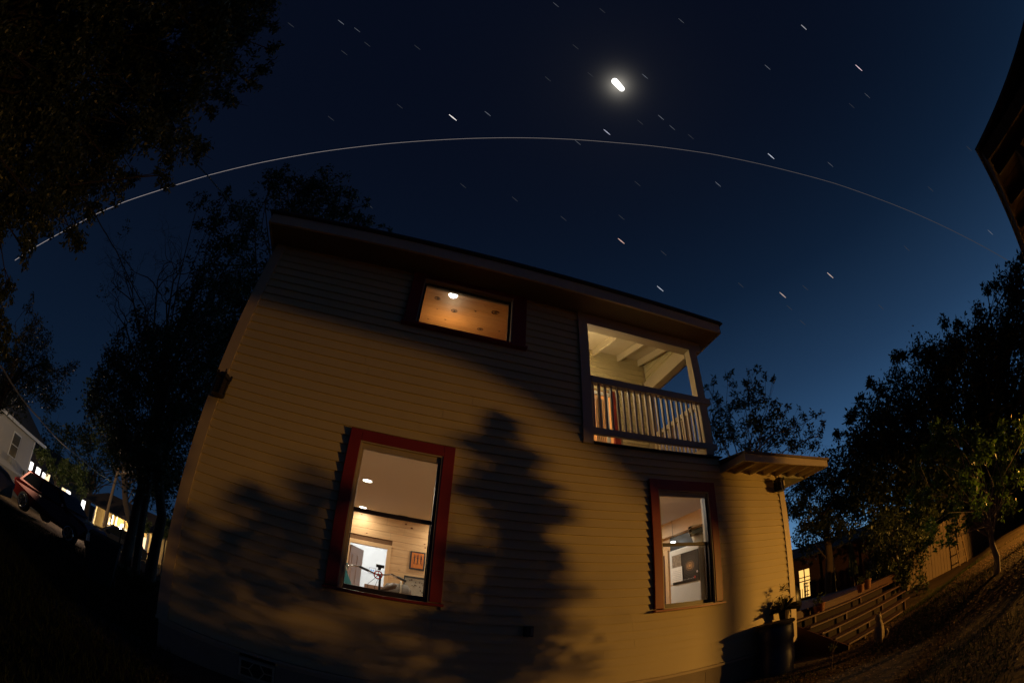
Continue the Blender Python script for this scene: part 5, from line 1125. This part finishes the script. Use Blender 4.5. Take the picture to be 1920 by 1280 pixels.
# street lamp beyond the left edge, lighting the white house
sp_ = gh(-75, 20); sl_ = empty('street_lamp', tuple(sp_), 'lit street lamp standing beyond the left picture edge', 'street lamp')
MB().tube([(0, 0, 0), (0, 0, 4.4), (.9, .4, 4.75)], [.09, .06, .04], 8).build('pole', DARK, sl_); MB().box(.8, 1.3, .35, .6, 4.68, 4.77).build('lamp_head', DARK, sl_)
aim = atH(110, 890, 33)-(sp_+Vector((1.05, .47, 4.55)))
light('street_light', (1.05, .47, 4.55), 4600, (1, .74, .46), .12, sl_, 'SPOT', aim.to_track_quat('-Z', 'Y').to_euler(), spot=R(98))

# ------------------------------------------------------------ the night sky: moon, stars, satellite trail
def skyline(name, label, cat, a, b, r, m, group=None, D=900):
    p = at(*a, D); q = at(*b, D); n = (p-q).length; ax = (q-p).normalized(); t = MB().tube([p, p+ax*n*.5, q], [r*.55, r, r*.55], 5).build(name, m); return tag(t, label, cat, group)
mo = MB(); ma, mb2 = at(1153, 153, 880), at(1165.5, 166.5, 880); rr = 6.3/F_PX*880; ax = (mb2-ma).normalized()
pr_ = []
for k in range(9): a = PI/2*k/8; pr_.append((ma-ax*rr*math.cos(a), max(.05, rr*math.sin(a))))
for k in range(1, 9): a = PI/2*k/8; pr_.append((mb2+ax*rr*.85*math.sin(a), max(.05, rr*.85*math.cos(a))))
mo.tube([p for p, r in pr_], [r for p, r in pr_], 20); tag(mo.build('moon', emit('moon_face', (1, .98, .93), 2.2, False), smooth=True), 'bright white moon glowing high in the dark sky', 'moon')
def streak(x, y, l=1.0): return (x, y), (x+(13.2-x*.0012)*l, y+(9.2+x*.0006)*l)
BR = [(842, 215, 1.15, 2.2, (1, .93, .9), 'brightest star streak left of the moon above the satellite line'), (1132, 243, 1, 1.1, (.75, .78, 1), 'bluish star streak below the moon just above the satellite line'), (1604, 122, 1.1, 1.7, (1, .72, .78), 'pink bright star streak at upper right'), (1440, 288, 1, 1.3, (.8, .85, 1), 'star streak just above the satellite line right of the moon'), (1159, 447, 1, 1.4, (1, .62, .52), 'reddish star streak high above the eave'), (1551, 511, 1, 1.1, (1, .75, .65), 'orange star streak over the right hand trees'), (1462, 548, 1, 1.0, (1, .75, .65), 'faint orange star streak right of the balcony'), (1232, 536, 1, 1.0, (.8, .85, 1), 'star streak close above the balcony roof'), (1502, 47, .9, .8, (.9, .9, 1), 'pale star streak near the top right of the sky')]
for x, y, l, s, c, lab in BR:
    a, b = streak(x, y, l); m = emit('star_%d' % x, c, .5*s, False); skyline('star', lab, 'star', a, b, .95, m, 'star streaks across the night sky')
FA = [(634, 38), (664, 52), (683, 79), (777, 85), (1037, 5), (1124, 16), (1074, 84), (1102, 136), (1022, 144), (909, 209), (1204, 139), (1234, 216), (1255, 235), (1078, 263), (863, 344), (960, 369), (688, 382), (1239, 470), (1160, 403), (1051, 405), (1195, 225), (615, 218), (744, 195), (540, 43), (1272, 35), (1434, 122), (1621, 175), (1592, 194), (1552, 304), (1341, 341), (1812, 274), (1740, 350), (1695, 461), (1852, 431), (1290, 252), (1647, 571), (1475, 572), (1505, 535), (1384, 530), (1334, 620), (1190, 340), (640, 95), (1500, 600)]
BRT = {(634, 38): 1.6, (664, 52): 1.4, (909, 209): 1.7, (1204, 139): 1.5, (1234, 216): 1.8, (1255, 235): 1.4, (1434, 122): 1.8, (1341, 341): 1.8, (1037, 5): 1.3, (1078, 263): 1.4, (1552, 304): 1.3, (1272, 35): 1.3, (1852, 431): 1.6, (1621, 175): 1.2}
FM = [emit('faint_star_%d' % k, (.75, .82, 1), v, False) for k, v in enumerate((.045, .10, .17))]
REFS = [('the moon', 1158, 160), ('the brightest star streak', 848, 220), ('the pink star streak', 1610, 127), ('the reddish star streak', 1165, 453), ('the star just above the satellite line', 1445, 293), ('the right end of the eave', 1334, 612), ('the overhanging boughs', 520, 60), ('the timber roof corner', 1850, 297), ('the bluish star streak', 1138, 248)]
USED = {}
def faint_label(x, y):
    n, rx, ry = min(REFS, key=lambda r: math.hypot(r[1]-x, r[2]-y)); d = math.hypot(rx-x, ry-y)
    dx, dy = x-rx, y-ry
    w = ('above' if dy < 0 else 'below') if abs(dy) > 1.6*abs(dx) else ('right of' if dx > 0 else 'left of') if abs(dx) > 1.6*abs(dy) else ('up and right of' if dx > 0 else 'up and left of') if dy < 0 else ('down and right of' if dx > 0 else 'down and left of')
    b = 'dim' if (x, y) not in BRT else 'fairly clear'; q = 'just ' if d < 70 else '' if d < 170 else 'far '
    l = f'{b} thin star streak {q}{w} {n}'; USED[l] = USED.get(l, 0)+1
    return l if USED[l] == 1 else l.replace('star streak', ('', 'second star streak', 'third star streak', 'fourth star streak', 'fifth star streak')[USED[l]-1], 1)
for x, y in FA:
    k = BRT.get((x, y), .8); a, b = streak(x, y, .9); skyline('star', faint_label(x, y), 'star', a, b, .62, FM[0 if k < 1 else 1 if k < 1.5 else 2], 'faint star streaks across the night sky')
ARC = [(28, 488), (60, 467), (100, 444), (145, 420), (181, 401), (235, 378), (292, 359), (353, 340), (390, 329), (437, 317), (487, 305.5), (538, 295.5), (597, 285.5), (656, 277.5), (713, 271), (771, 266), (825, 262.5), (879, 260), (945, 258.6), (1002, 259), (1079, 262), (1157, 268), (1220, 273.5), (1280, 281), (1334, 289), (1411, 304.5), (1488, 323), (1565, 344), (1642, 371), (1720, 402), (1797, 438), (1845, 463), (1889, 488)]
def arcseg(a, b): return [at(x, y, 905) for x, y in ARC[a:b]]
# one thin tapering line of light
am = bpy.data.materials.new('satellite_glow'); am.use_nodes = True; t = am.node_tree; t.nodes.remove(t.nodes['Principled BSDF']); e = t.nodes.new('ShaderNodeEmission'); t.links.new(e.outputs[0], t.nodes['Material Output'].inputs[0]); am.cycles.emission_sampling = 'NONE'
co = t.nodes.new('ShaderNodeTexCoord'); sx_ = t.nodes.new('ShaderNodeSeparateXYZ'); t.links.new(co.outputs['Object'], sx_.inputs[0]); mr = t.nodes.new('ShaderNodeMapRange'); t.links.new(sx_.outputs[0], mr.inputs[0]); mr.inputs[1].default_value = -750; mr.inputs[2].default_value = 850; mr.inputs[3].default_value = .34; mr.inputs[4].default_value = .04
e.inputs[0].default_value = (1, .88, .85, 1); t.links.new(mr.outputs[0], e.inputs[1])
Pa_ = arcseg(0, 99); tag(MB().tube(Pa_, [.5]*len(Pa_), 6).build('satellite_trail', am), 'long thin pale satellite line arching across the whole sky below the moon', 'satellite trail')
